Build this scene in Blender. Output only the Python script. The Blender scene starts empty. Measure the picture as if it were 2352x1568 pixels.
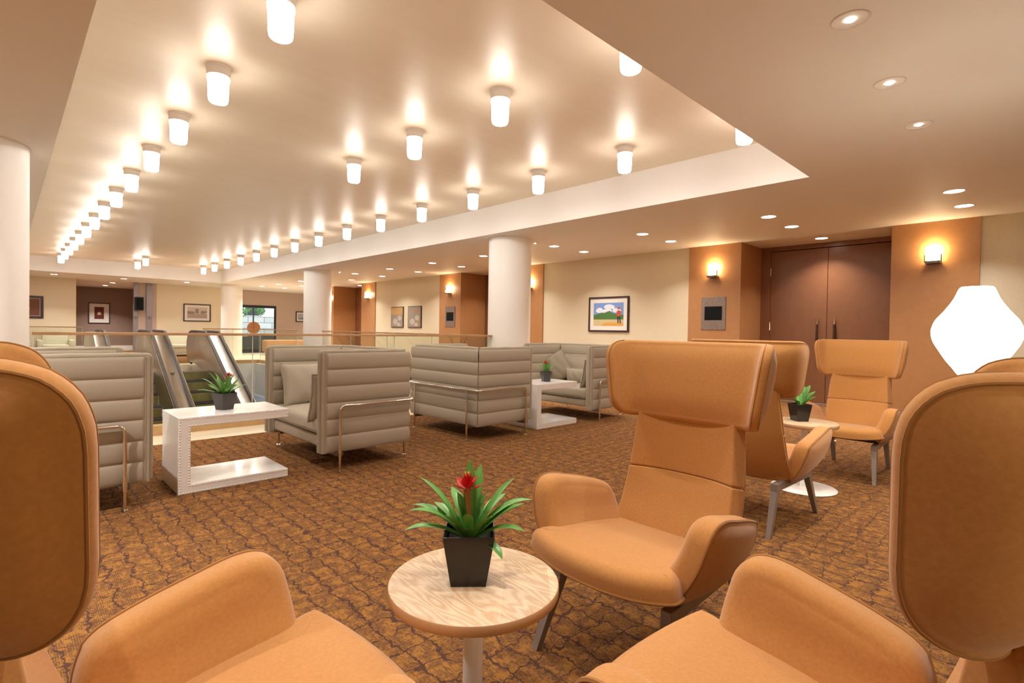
import bpy, bmesh, math, random
from mathutils import Vector, Matrix
random.seed(7)
PI = math.pi
scene = bpy.context.scene
COL = scene.collection

# ------------------------------------------------------------------ materials
def srgb(r, g, b):
    f = lambda c: (c/255/12.92) if c/255 <= .04045 else ((c/255+.055)/1.055)**2.4
    return (f(r), f(g), f(b), 1)

def new_mat(name):
    m = bpy.data.materials.new(name); m.use_nodes = True
    nt = m.node_tree; b = nt.nodes['Principled BSDF']
    return m, nt, b

def mat(name, color, rough=.5, metal=0, spec=.5, emit=None, estr=0, coat=0, coat_r=.1, sheen=0, noise=None, bump=None, aniso=0):
    """noise=(scale, amount) varies the base colour; bump=(scale, strength) adds a fine surface grain"""
    m, nt, b = new_mat(name); N = nt.nodes; L = nt.links
    b.inputs['Base Color'].default_value = color
    b.inputs['Roughness'].default_value = rough
    b.inputs['Metallic'].default_value = metal
    b.inputs['Specular IOR Level'].default_value = spec
    b.inputs['Coat Weight'].default_value = coat
    b.inputs['Coat Roughness'].default_value = coat_r
    b.inputs['Sheen Weight'].default_value = sheen
    if emit:
        b.inputs['Emission Color'].default_value = emit
        b.inputs['Emission Strength'].default_value = estr
    tc = None
    if noise or bump:
        tc = N.new('ShaderNodeTexCoord')
    if noise:
        t = N.new('ShaderNodeTexNoise'); t.inputs['Scale'].default_value = noise[0]; t.inputs['Detail'].default_value = 4
        L.new(tc.outputs['Object'], t.inputs['Vector'])
        mr = N.new('ShaderNodeMapRange'); mr.inputs[1].default_value = .3; mr.inputs[2].default_value = .7
        mr.inputs[3].default_value = 1-noise[1]; mr.inputs[4].default_value = 1+noise[1]
        L.new(t.outputs['Fac'], mr.inputs[0])
        mx = N.new('ShaderNodeVectorMath'); mx.operation = 'SCALE'
        mx.inputs[0].default_value = color[:3]
        L.new(mr.outputs[0], mx.inputs['Scale']); L.new(mx.outputs[0], b.inputs['Base Color'])
    if bump:
        t = N.new('ShaderNodeTexNoise'); t.inputs['Scale'].default_value = bump[0]; t.inputs['Detail'].default_value = 3
        L.new(tc.outputs['Object'], t.inputs['Vector'])
        bp = N.new('ShaderNodeBump'); bp.inputs['Strength'].default_value = bump[1]; bp.inputs['Distance'].default_value = .003
        L.new(t.outputs['Fac'], bp.inputs['Height']); L.new(bp.outputs[0], b.inputs['Normal'])
    return m

WARM = (1.0, .93, .875, 1)
M = {}
M['paint'] = mat('warm white paint', (.87, .835, .78, 1), .6, bump=(60, .05))
M['column'] = mat('column paint', (.91, .88, .83, 1), .5)
M['cream'] = mat('cream wallcovering', (.70, .61, .435, 1), .75, noise=(45, .03), bump=(220, .15))
M['cream2'] = mat('pale cream wallcovering', (.80, .70, .52, 1), .75)
M['orange_panel'] = mat('orange brown laminate', (.42, .20, .075, 1), .38, noise=(14, .04))
M['door_wood'] = mat('red brown door laminate', (.22, .09, .038, 1), .34, noise=(9, .05))
M['dark_wood'] = mat('dark brown frame wood', (.045, .02, .015, 1), .4)
M['brown_wall'] = mat('brown wallcovering', (.27, .19, .15, 1), .7)
M['brown_wall2'] = mat('mauve brown wallcovering', (.52, .41, .35, 1), .7)
M['felt'] = mat('orange tan wool felt', (.52, .244, .070, 1), .85, spec=.2, sheen=.3, noise=(130, .07), bump=(1500, .22))
M['pipe'] = mat('orange tan piping', (.34, .15, .036, 1), .85, spec=.2, sheen=.2)
M['leg'] = mat('taupe lacquered leg', (.24, .195, .17, 1), .42)
M['black'] = mat('matt black plastic', (.012, .012, .013, 1), .4)
M['sofa'] = mat('taupe woven upholstery', (.43, .378, .29, 1), .85, spec=.2, sheen=.15, noise=(600, .10), bump=(900, .3))
M['sofa_pipe'] = mat('taupe piping', (.39, .34, .258, 1), .85, spec=.2)
M['chrome'] = mat('polished chrome', (.80, .77, .74, 1), .12, metal=1)
M['steel'] = mat('brushed stainless steel', (.60, .56, .54, 1), .30, metal=1, noise=(6, .06))
M['lacquer'] = mat('white lacquer', (.92, .905, .885, 1), .25, coat=.3)
M['jamb'] = mat('dull steel jamb', (.30, .26, .27, 1), .4, metal=.6)
M['rubber'] = mat('black handrail rubber', (.05, .04, .045, 1), .35)
M['tread'] = mat('olive ribbed step', (.33, .29, .10, 1), .55, noise=(20, .15))
M['riser'] = mat('dark step riser', (.05, .045, .05, 1), .5)
M['lamp_base'] = mat('cream lamp collar', (.80, .74, .66, 1), .5)
M['lamp_glass'] = mat('glowing frosted glass', (.9, .9, .9, 1), .4, emit=WARM, estr=30)
M['lamp_neck'] = mat('dimmer frosted glass neck', (.9, .9, .9, 1), .4, emit=WARM, estr=3.5)
M['lamp_lens'] = mat('glowing lamp lens', (.9, .9, .9, 1), .4, emit=WARM, estr=230)
M['down_glow'] = mat('glowing downlight lens', (.9, .9, .9, 1), .4, emit=(1, .88, .74, 1), estr=14)
M['spot_glow'] = mat('glowing spot lens', (.9, .9, .9, 1), .4, emit=(1, .9, .78, 1), estr=10)
M['sconce_glow'] = mat('glowing sconce glass', (.9, .9, .9, 1), .4, emit=(1, .80, .52, 1), estr=20)
M['shade_glow'] = mat('glowing pleated shade', (.9, .9, .88, 1), .6, emit=(1, .88, .72, 1), estr=16)
M['trim_ring'] = mat('downlight trim ring', (.75, .68, .6, 1), .4)
M['bracket'] = mat('bronze bracket', (.20, .16, .13, 1), .35, metal=.8)
M['plate'] = mat('brushed bronze plate', (.25, .19, .16, 1), .45, metal=.5, noise=(25, .12))
M['screen'] = mat('dark display', (.003, .004, .005, 1), .5, spec=.15)
M['oak'] = mat('oak rail', (.47, .27, .13, 1), .45, noise=(8, .1))
M['curb'] = mat('golden oak kerb', (.56, .36, .16, 1), .5, noise=(6, .08))
M['tile'] = mat('cream stone border', (.78, .68, .50, 1), .35)
M['leaf'] = None
M['pot_black'] = mat('gloss black pot', (.014, .012, .011, 1), .22)
M['pot_grey'] = mat('charcoal pot', (.05, .045, .042, 1), .35)
M['soil'] = mat('dark soil', (.02, .014, .01, 1), .9)
M['matboard'] = mat('white mat board', (.80, .77, .72, 1), .8)
M['blue'] = mat('blue lower bulkhead', (.33, .45, .66, 1), .4)
M['lower'] = mat('lower level floor stone', (.45, .42, .40, 1), .4)
M['asphalt'] = mat('pale outdoor stone', (.62, .62, .60, 1), .8, noise=(1.5, .15))
M['facade'] = mat('white facade', (.8, .8, .8, 1), .8)
M['hedge'] = mat('green shrub', (.12, .28, .10, 1), .8)
M['dark_stone'] = mat('dark planter stone', (.05, .065, .07, 1), .7, noise=(3, .2))
M['alu'] = mat('dark aluminium frame', (.03, .035, .045, 1), .4, metal=.3)
M['copper'] = mat('copper disc', (.46, .21, .09, 1), .45)

def stone_wall():
    m, nt, b = new_mat('coursed pale stone'); N = nt.nodes; L = nt.links
    tc = N.new('ShaderNodeTexCoord'); sp = N.new('ShaderNodeSeparateXYZ'); cb_ = N.new('ShaderNodeCombineXYZ')
    L.new(tc.outputs['Object'], sp.inputs[0]); L.new(sp.outputs['X'], cb_.inputs['X']); L.new(sp.outputs['Z'], cb_.inputs['Y'])
    br = N.new('ShaderNodeTexBrick'); br.inputs['Scale'].default_value = 1.0; br.inputs['Brick Width'].default_value = .9; br.inputs['Row Height'].default_value = .34; br.inputs['Mortar Size'].default_value = .018
    br.inputs['Color1'].default_value = (.66, .66, .64, 1); br.inputs['Color2'].default_value = (.52, .53, .52, 1); br.inputs['Mortar'].default_value = (.25, .26, .26, 1)
    L.new(cb_.outputs[0], br.inputs['Vector']); L.new(br.outputs['Color'], b.inputs['Base Color']); b.inputs['Roughness'].default_value = .8
    return m
M['stone_wall'] = stone_wall()

def glass_mat():
    m = bpy.data.materials.new('clear railing glass'); m.use_nodes = True
    nt = m.node_tree; N = nt.nodes; L = nt.links
    for n in list(N): N.remove(n)
    o = N.new('ShaderNodeOutputMaterial'); mx = N.new('ShaderNodeMixShader')
    t = N.new('ShaderNodeBsdfTransparent'); t.inputs[0].default_value = (.955, .97, .94, 1)
    g = N.new('ShaderNodeBsdfGlossy'); g.inputs['Roughness'].default_value = .02
    lw = N.new('ShaderNodeLayerWeight'); lw.inputs[0].default_value = .5
    pw = N.new('ShaderNodeMath'); pw.operation = 'POWER'; pw.inputs[1].default_value = 5; L.new(lw.outputs['Facing'], pw.inputs[0])
    f = N.new('ShaderNodeMath'); f.operation = 'MULTIPLY_ADD'; f.inputs[1].default_value = .55; f.inputs[2].default_value = .035; L.new(pw.outputs[0], f.inputs[0])
    L.new(f.outputs[0], mx.inputs[0]); L.new(t.outputs[0], mx.inputs[1]); L.new(g.outputs[0], mx.inputs[2])
    L.new(mx.outputs[0], o.inputs[0]); return m
M['glass'] = glass_mat()
M['glass_edge'] = mat('polished glass edge', (.72, .74, .68, 1), .2)

def carpet_mat():
    m, nt, b = new_mat('brown gold crackle carpet'); N = nt.nodes; L = nt.links
    tc = N.new('ShaderNodeTexCoord'); sep = N.new('ShaderNodeSeparateXYZ')
    L.new(tc.outputs['Object'], sep.inputs[0])
    def noise(scale, detail=3, vec=None, rough=.6):
        t = N.new('ShaderNodeTexNoise'); t.inputs['Scale'].default_value = scale
        t.inputs['Detail'].default_value = detail; t.inputs['Roughness'].default_value = rough
        L.new(vec or tc.outputs['Object'], t.inputs['Vector']); return t
    def math_(op, a, c=None, v=None):
        n = N.new('ShaderNodeMath'); n.operation = op
        for i, q in enumerate((a, c, v)):
            if q is None: continue
            if isinstance(q, (int, float)): n.inputs[i].default_value = q
            else: L.new(q, n.inputs[i])
        return n.outputs[0]
    def smooth(v, e0, e1):
        n = N.new('ShaderNodeMapRange'); n.interpolation_type = 'SMOOTHSTEP'
        n.inputs[1].default_value = e0; n.inputs[2].default_value = e1
        n.inputs[3].default_value = 1; n.inputs[4].default_value = 0
        L.new(v, n.inputs[0]); return n.outputs[0]
    def lines(axis, cross, period, wob, width, wscale):
        # wavy lines: the coordinate is pushed about by noise, then folded into a distance from the nearest line
        mp = N.new('ShaderNodeMapping'); mp.inputs['Scale'].default_value = (1, 1, 1)
        mp.inputs['Location'].default_value = (wscale, wob*31, 0)
        L.new(tc.outputs['Object'], mp.inputs[0])
        n1 = noise(wscale, 3, mp.outputs[0], .65)
        w = math_('MULTIPLY', math_('SUBTRACT', n1.outputs['Fac'], .5), wob)
        x = math_('ADD', axis, w)
        fr = math_('FRACT', math_('DIVIDE', x, period))
        d = math_('MULTIPLY', math_('ABSOLUTE', math_('SUBTRACT', fr, .5)), period)
        n2 = noise(14, 2)
        wd = math_('MULTIPLY', n2.outputs['Fac'], width*2)
        r = math_('DIVIDE', d, wd)
        return smooth(r, .55, 1.15)
    l1 = lines(sep.outputs['Y'], 0, .118, .15, .0043, 8)
    l2 = lines(sep.outputs['X'], 0, .098, .13, .0064, 9)
    # thin secondary cracks between the main ones
    l3 = lines(sep.outputs['Y'], 0, .057, .13, .0021, 14)
    # loop-pile striping: fine rows along Y, shown in patches
    wv = N.new('ShaderNodeMath'); wv.operation = 'SINE'
    ph = math_('MULTIPLY', sep.outputs['X'], 2*PI/.0072); L.new(ph, wv.inputs[0])
    patch = noise(17, 4, None, .7)
    pm = N.new('ShaderNodeMapRange'); pm.inputs[1].default_value = .44; pm.inputs[2].default_value = .52; L.new(patch.outputs['Fac'], pm.inputs[0])
    stripe = math_('MULTIPLY', math_('MULTIPLY_ADD', wv.outputs[0], .5, .5), pm.outputs[0])
    speck = noise(75, 3, None, .75)
    sm_ = N.new('ShaderNodeMapRange'); sm_.inputs[1].default_value = .49; sm_.inputs[2].default_value = .57; L.new(speck.outputs['Fac'], sm_.inputs[0])
    mp = N.new('ShaderNodeMapping'); mp.inputs['Scale'].default_value = (150, 16, 1)
    L.new(tc.outputs['Object'], mp.inputs[0])
    st = noise(1.0, 3, mp.outputs[0], .7)
    dm = N.new('ShaderNodeMapRange'); dm.inputs[1].default_value = .52; dm.inputs[2].default_value = .62; L.new(st.outputs['Fac'], dm.inputs[0])
    body = math_('MAXIMUM', math_('MULTIPLY', stripe, .85), math_('MAXIMUM', math_('MULTIPLY', math_('MULTIPLY', sm_.outputs[0], pm.outputs[0]), .85), math_('MULTIPLY', dm.outputs[0], .75)))
    tot = math_('MAXIMUM', math_('MAXIMUM', l1, math_('MAXIMUM', l2, math_('MULTIPLY', l3, .7))), body)
    cr = N.new('ShaderNodeMix'); cr.data_type = 'RGBA'
    cr.inputs[6].default_value = (.325, .15, .038, 1); cr.inputs[7].default_value = (.086, .041, .028, 1)
    L.new(tot, cr.inputs[0])
    L.new(cr.outputs[2], b.inputs['Base Color'])
    b.inputs['Roughness'].default_value = .95; b.inputs['Specular IOR Level'].default_value = .1
    fine = noise(420, 2)
    bp = N.new('ShaderNodeBump'); bp.inputs['Strength'].default_value = .5; bp.inputs['Distance'].default_value = .004
    L.new(fine.outputs['Fac'], bp.inputs['Height']); L.new(bp.outputs[0], b.inputs['Normal'])
    return m
M['carpet'] = carpet_mat()

def gold_ceiling():
    m, nt, b = new_mat('champagne metallic plaster'); N = nt.nodes; L = nt.links
    tc = N.new('ShaderNodeTexCoord'); mp = N.new('ShaderNodeMapping'); mp.inputs['Scale'].default_value = (.5, 3.2, 1)
    t = N.new('ShaderNodeTexNoise'); t.inputs['Scale'].default_value = 2.2; t.inputs['Detail'].default_value = 6
    L.new(tc.outputs['Object'], mp.inputs[0]); L.new(mp.outputs[0], t.inputs['Vector'])
    cr = N.new('ShaderNodeMix'); cr.data_type = 'RGBA'
    cr.inputs[6].default_value = (.91, .76, .56, 1); cr.inputs[7].default_value = (.96, .86, .69, 1)
    L.new(t.outputs['Fac'], cr.inputs[0]); L.new(cr.outputs[2], b.inputs['Base Color'])
    r = N.new('ShaderNodeMapRange'); r.inputs[3].default_value = .36; r.inputs[4].default_value = .48
    L.new(t.outputs['Fac'], r.inputs[0]); L.new(r.outputs[0], b.inputs['Roughness'])
    b.inputs['Metallic'].default_value = .12
    return m
M['gold'] = gold_ceiling()

def oak_top():
    m, nt, b = new_mat('pale oak boards'); N = nt.nodes; L = nt.links
    tc = N.new('ShaderNodeTexCoord'); mp = N.new('ShaderNodeMapping')
    mp.inputs['Rotation'].default_value = (0, 0, math.radians(45)); mp.inputs['Scale'].default_value = (7, 1.6, 2)
    L.new(tc.outputs['Object'], mp.inputs[0])
    n = N.new('ShaderNodeTexNoise'); n.inputs['Scale'].default_value = 1.6; n.inputs['Detail'].default_value = 2
    L.new(mp.outputs[0], n.inputs['Vector'])
    rings = N.new('ShaderNodeMath'); rings.operation = 'MULTIPLY'; rings.inputs[1].default_value = 105
    L.new(n.outputs['Fac'], rings.inputs[0])
    s = N.new('ShaderNodeMath'); s.operation = 'SINE'; L.new(rings.outputs[0], s.inputs[0])
    g = N.new('ShaderNodeTexNoise'); g.inputs['Scale'].default_value = 60; g.inputs['Detail'].default_value = 3
    L.new(mp.outputs[0], g.inputs['Vector'])
    a = N.new('ShaderNodeMath'); a.operation = 'MULTIPLY_ADD'; a.inputs[1].default_value = .34; L.new(s.outputs[0], a.inputs[0]); L.new(g.outputs['Fac'], a.inputs[2])
    # three glued boards with their own tint
    sp = N.new('ShaderNodeSeparateXYZ'); mp2 = N.new('ShaderNodeMapping'); mp2.inputs['Rotation'].default_value = (0, 0, math.radians(45))
    L.new(tc.outputs['Object'], mp2.inputs[0]); L.new(mp2.outputs[0], sp.inputs[0])
    fl = N.new('ShaderNodeMath'); fl.operation = 'FLOOR'; sc = N.new('ShaderNodeMath'); sc.operation = 'MULTIPLY_ADD'; sc.inputs[1].default_value = 8.5; sc.inputs[2].default_value = .35
    L.new(sp.outputs[0], sc.inputs[0]); L.new(sc.outputs[0], fl.inputs[0])
    wn = N.new('ShaderNodeTexWhiteNoise'); wn.noise_dimensions = '1D'; L.new(fl.outputs[0], wn.inputs['W'])
    c1 = N.new('ShaderNodeMix'); c1.data_type = 'RGBA'
    c1.inputs[6].default_value = (.82, .64, .43, 1); c1.inputs[7].default_value = (.60, .39, .21, 1)
    L.new(a.outputs[0], c1.inputs[0])
    c2 = N.new('ShaderNodeMix'); c2.data_type = 'RGBA'; c2.blend_type = 'MULTIPLY'; c2.inputs[0].default_value = .22
    L.new(c1.outputs[2], c2.inputs[6]); L.new(wn.outputs['Value'], c2.inputs[7])
    L.new(c2.outputs[2], b.inputs['Base Color']); b.inputs['Roughness'].default_value = .42
    return m
M['oaktop'] = oak_top()

def leaf_mat():
    m, nt, b = new_mat('bromeliad leaf'); N = nt.nodes; L = nt.links
    tc = N.new('ShaderNodeTexCoord')
    n = N.new('ShaderNodeTexNoise'); n.inputs['Scale'].default_value = 18; L.new(tc.outputs['Object'], n.inputs['Vector'])
    c = N.new('ShaderNodeMix'); c.data_type = 'RGBA'
    c.inputs[6].default_value = (.065, .24, .05, 1); c.inputs[7].default_value = (.22, .47, .10, 1)
    L.new(n.outputs['Fac'], c.inputs[0]); L.new(c.outputs[2], b.inputs['Base Color'])
    b.inputs['Roughness'].default_value = .33
    return m
M['leaf'] = leaf_mat()
M['bract'] = mat('red bract', (.55, .018, .02, 1), .4)
M['bract_o'] = mat('orange red bract', (.62, .10, .03, 1), .4)
M['stalk'] = mat('reddish stalk', (.36, .12, .05, 1), .5)
M['stamen'] = mat('yellow stamen', (.8, .5, .08, 1), .5)

def flat(name, r, g, b): 
    return mat(name, srgb(r, g, b), .7)

# ------------------------------------------------------------------ mesh helpers
class MB:
    def __init__(s): s.v = []; s.f = []
    def add(s, vs, fs):
        o = len(s.v); s.v += [Vector(p) for p in vs]; s.f += [tuple(i+o for i in f) for f in fs]; return s
    def box(s, x0, x1, y0, y1, z0, z1):
        return s.add([(x0,y0,z0),(x1,y0,z0),(x1,y1,z0),(x0,y1,z0),(x0,y0,z1),(x1,y0,z1),(x1,y1,z1),(x0,y1,z1)],
            [(0,3,2,1),(4,5,6,7),(0,1,5,4),(1,2,6,5),(2,3,7,6),(3,0,4,7)])
    def prism(s, a, b):
        """two loops of equal length joined and capped"""
        n = len(a)
        return s.add(list(a)+list(b), [tuple(range(n))[::-1], tuple(range(n, 2*n))]+[(i,(i+1)%n,n+(i+1)%n,n+i) for i in range(n)])
    def lathe(s, prof, n=48, c=(0,0,0), cap=True):
        vs = []; fs = []
        for r, z in prof:
            for k in range(n):
                a = 2*PI*k/n; vs.append((c[0]+r*math.cos(a), c[1]+r*math.sin(a), c[2]+z))
        for i in range(len(prof)-1):
            for k in range(n):
                fs.append((i*n+k, i*n+(k+1)%n, (i+1)*n+(k+1)%n, (i+1)*n+k))
        if cap:
            fs.append(tuple(range(n))[::-1]); fs.append(tuple(range((len(prof)-1)*n, len(prof)*n)))
        return s.add(vs, fs)
    def tube(s, pts, r, n=10, closed=False):
        pts = [Vector(p) for p in pts]; m = len(pts)
        rad = r if isinstance(r, (list, tuple)) else [r]*m
        vs = []; fs = []; prev = None
        for i, p in enumerate(pts):
            if closed: t = pts[(i+1)%m]-pts[i-1]
            else: t = pts[min(i+1,m-1)]-pts[max(i-1,0)]
            if t.length < 1e-9: t = Vector((0,0,1))
            t.normalize()
            if prev is None:
                u = t.orthogonal().normalized()
            else:
                u = prev - t*prev.dot(t)
                u = u.normalized() if u.length > 1e-6 else t.orthogonal().normalized()
            prev = u; w = t.cross(u)
            for k in range(n):
                a = 2*PI*k/n; vs.append(p+(u*math.cos(a)+w*math.sin(a))*rad[i])
        rng = m if closed else m-1
        for i in range(rng):
            j = (i+1)%m
            for k in range(n):
                fs.append((i*n+k, i*n+(k+1)%n, j*n+(k+1)%n, j*n+k))
        if not closed:
            fs.append(tuple(range(n))[::-1]); fs.append(tuple(range((m-1)*n, m*n)))
        return s.add(vs, fs)
    def grid(s, fn, nu, nv, cu=False, cv=False):
        vs = [fn(i/(nu if cu else nu-1), j/(nv if cv else nv-1)) for i in range(nu) for j in range(nv)]; fs = []
        for i in range(nu if cu else nu-1):
            for j in range(nv if cv else nv-1):
                fs.append((i*nv+j, ((i+1)%nu)*nv+j, ((i+1)%nu)*nv+(j+1)%nv, i*nv+(j+1)%nv))
        return s.add(vs, fs)
    def mesh(s, name, m, smooth=True, bevel=0):
        bm = bmesh.new()
        bv = [bm.verts.new(p) for p in s.v]
        for f in s.f:
            try: bm.faces.new([bv[i] for i in f])
            except ValueError: pass
        bmesh.ops.remove_doubles(bm, verts=bm.verts, dist=1e-6)
        bmesh.ops.recalc_face_normals(bm, faces=bm.faces)
        if bevel:
            es = [e for e in bm.edges if len(e.link_faces) == 2 and e.calc_face_angle(0) > .6]
            bmesh.ops.bevel(bm, geom=es, offset=bevel, segments=2, profile=.5, affect='EDGES')
        me = bpy.data.meshes.new(name); bm.to_mesh(me); bm.free()
        if m is not None: me.materials.append(m)
        if smooth:
            for p in me.polygons: p.use_smooth = True
            me.set_sharp_from_angle(angle=math.radians(38))
        return me
    def build(s, name, m, parent=None, smooth=True, bevel=0, loc=(0,0,0)):
        o = bpy.data.objects.new(name, s.mesh(name, m, smooth, bevel)); COL.objects.link(o)
        o.location = loc
        if parent: o.parent = parent
        return o

def tag(o, label=None, cat=None, group=None, kind=None):
    if label: o['label'] = label
    if cat: o['category'] = cat
    if group: o['group'] = group
    if kind: o['kind'] = kind
    return o
def thing(name, label, cat, loc=(0,0,0), rz=0, group=None):
    o = bpy.data.objects.new(name, None); COL.objects.link(o); o.empty_display_size = .1
    o.location = loc; o.rotation_euler = (0, 0, rz)
    return tag(o, label, cat, group)
def copy_tree(o, parent=None):
    c = o.copy(); COL.objects.link(c)
    if parent: c.parent = parent
    for ch in list(o.children): copy_tree(ch, c)
    return c
def struct(name, mb, m, smooth=False, bevel=0, label=None, loc=(0,0,0)):
    o = mb.build(name, m, None, smooth, bevel, loc); return tag(o, label, None, None, 'structure')
def box(*a): return MB().box(*a)

def smooth_loop(pts, n):
    """closed Catmull-Rom through pts, resampled evenly to n points"""
    P = [Vector((p[0], p[1])) for p in pts]; m = len(P); out = []
    for i in range(m):
        p0, p1, p2, p3 = P[i-1], P[i], P[(i+1)%m], P[(i+2)%m]
        for k in range(12):
            t = k/12
            out.append(.5*((2*p1)+(p2-p0)*t+(2*p0-5*p1+4*p2-p3)*t*t+(3*p1-p0-3*p2+p3)*t**3))
    return resample(out, n)
def resample(out, n):
    L = [0]
    for i in range(len(out)): L.append(L[-1]+(out[(i+1)%len(out)]-out[i]).length)
    res = []; j = 0
    for k in range(n):
        d = L[-1]*k/n
        while L[j+1] < d: j += 1
        t = (d-L[j])/max(L[j+1]-L[j], 1e-9)
        res.append(out[j].lerp(out[(j+1)%len(out)], t))
    return res
def round_poly(pts, rads, n=96):
    """polygon with rounded corners, resampled; pts counter-clockwise"""
    out = []; m = len(pts)
    for i in range(m):
        p = Vector(pts[i]); a = (Vector(pts[i-1])-p); b = (Vector(pts[(i+1)%m])-p)
        r = rads[i] if isinstance(rads, (list, tuple)) else rads
        ang = a.angle(b); d = min(r/math.tan(ang/2), a.length*.49, b.length*.49)
        s = p+a.normalized()*d; e = p+b.normalized()*d
        for k in range(9):
            t = k/8; out.append((1-t)**2*s+2*t*(1-t)*p+t*t*e)
    return resample(out, n)

def pad(outline, S, T, r=.014, puff=.006, pback=0.0, flip=1, rings=8, rb=None):
    """upholstered pad: a closed outline (a,b) on a curved mid-surface S, thickness T, rounded rim, puffed face.
    returns mesh builder and the rim curves (front, back) for the piping"""
    n = len(outline); c = sum(outline, Vector((0,0)))/n
    nor = []
    for i in range(n):
        t = outline[(i+1)%n]-outline[i-1]; nor.append(Vector((-t.y, t.x)).normalized())
    if sum((outline[i]-c).dot(nor[i]) for i in range(n)) > 0: nor = [-x for x in nor]
    e = 1e-4
    def place(p, h):
        s0 = Vector(S(p.x, p.y)); da = Vector(S(p.x+e, p.y))-Vector(S(p.x-e, p.y)); db = Vector(S(p.x, p.y+e))-Vector(S(p.x, p.y-e))
        nn = da.cross(db).normalized()*flip
        return s0+nn*h
    loops = []; rb = r if rb is None else rb
    ins = [outline[i]+nor[i]*r for i in range(n)]; inb = [outline[i]+nor[i]*rb for i in range(n)]
    hx = max(abs(p.x-c.x) for p in outline); hy = max(abs(p.y-c.y) for p in outline)
    def swell(p, q):
        u, v = min(1, abs(p.x-c.x)/hx), min(1, abs(p.y-c.y)/hy)
        return ((1-u**2.6)*(1-v**2.6))**.75*(1-q**6)
    for k in range(1, rings+1):
        q = k/rings; q = 1-(1-q)**1.6
        loops.append([place(c.lerp(p, q), T/2+puff*swell(c.lerp(p, q), q)) for p in ins])
    for k in range(1, 7):
        f = k/6*PI/2
        loops.append([place(outline[i]+nor[i]*r*(1-math.sin(f)), T/2-r*(1-math.cos(f))) for i in range(n)])
    for k in range(0, 7):
        f = (1-k/6)*PI/2
        loops.append([place(outline[i]+nor[i]*rb*(1-math.sin(f)), -T/2+rb*(1-math.cos(f))) for i in range(n)])
    for k in range(rings-1, 0, -1):
        q = k/rings; q = 1-(1-q)**1.6
        loops.append([place(c.lerp(p, q), -T/2-pback*swell(c.lerp(p, q), q)) for p in inb])
    vs = [place(c, T/2+puff)]+[p for l in loops for p in l]+[place(c, -T/2-pback)]
    fs = []; m = len(loops)
    for i in range(n): fs.append((0, 1+i, 1+(i+1)%n))
    for k in range(m-1):
        for i in range(n):
            a = 1+k*n; b = 1+(k+1)*n; fs.append((a+i, b+i, b+(i+1)%n, a+(i+1)%n))
    last = len(vs)-1; a = 1+(m-1)*n
    for i in range(n): fs.append((last, a+(i+1)%n, a+i))
    mb = MB(); mb.add(vs, fs); mb.surf = lambda p: place(Vector(p), T/2+puff*swell(Vector(p), 0)+.0008)
    front = [place(outline[i]+nor[i]*r*.134, T/2-r*.5) for i in range(n)]
    back = [place(outline[i]+nor[i]*rb*.40, -T/2+rb*.20) for i in range(n)]
    return mb, front, back

def lerp_tab(tab, x):
    if x <= tab[0][0]: 
        (x0,y0),(x1,y1) = tab[0], tab[1]; return y0+(y1-y0)*(x-x0)/(x1-x0)
    for (x0,y0),(x1,y1) in zip(tab, tab[1:]):
        if x <= x1: return y0+(y1-y0)*(x-x0)/(x1-x0)
    (x0,y0),(x1,y1) = tab[-2], tab[-1]; return y0+(y1-y0)*(x-x0)/(x1-x0)
def spline_tab(tab):
    """smooth (Catmull-Rom) version of a table, sampled densely"""
    out = []; m = len(tab)
    for i in range(m-1):
        p0 = tab[max(i-1,0)]; p1 = tab[i]; p2 = tab[i+1]; p3 = tab[min(i+2,m-1)]
        for k in range(10):
            t = k/10
            out.append(tuple(.5*(2*p1[j]+(p2[j]-p0[j])*t+(2*p0[j]-5*p1[j]+4*p2[j]-p3[j])*t*t+(3*p1[j]-p0[j]-3*p2[j]+p3[j])*t**3) for j in range(len(p1))))
    out.append(tab[-1]); return out

# ------------------------------------------------------------------ camera
H = 1.15
yaw, pit, rol, f_px, sy = 0.801264134, -0.0141195442, 0.0160851061, 1207.23523, -8.59537683
F = Vector((math.cos(pit)*math.cos(yaw), math.cos(pit)*math.sin(yaw), math.sin(pit)))
R0 = Vector((math.sin(yaw), -math.cos(yaw), 0)); U0 = R0.cross(F)
Rv = R0*math.cos(rol)+U0*math.sin(rol); Uv = -R0*math.sin(rol)+U0*math.cos(rol)
cam = bpy.data.cameras.new('camera'); co = bpy.data.objects.new('camera', cam); COL.objects.link(co)
cam.sensor_width = 36; cam.lens = f_px/2352*36; cam.shift_y = sy/2352; cam.clip_start = .02
mw = Matrix.Identity(4)
for i in range(3):
    mw[i][0] = Rv[i]; mw[i][1] = Uv[i]; mw[i][2] = -F[i]
mw.translation = (0, 0, H); co.matrix_world = mw
scene.camera = co

# ------------------------------------------------------------------ the setting
ZC, ZT = 2.69, 3.14
RX0, RX1, RY0, RY1 = .318, 5.645, 1.696, 20.95            # ceiling recess
WX, WY = 8.93, 23.6                                        # right wall, far wall
VX0, VX1, VY0, VY1 = .10, 5.65, 6.62, 17.3                 # floor opening
LX, BY = -4.0, -3.2

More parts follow.
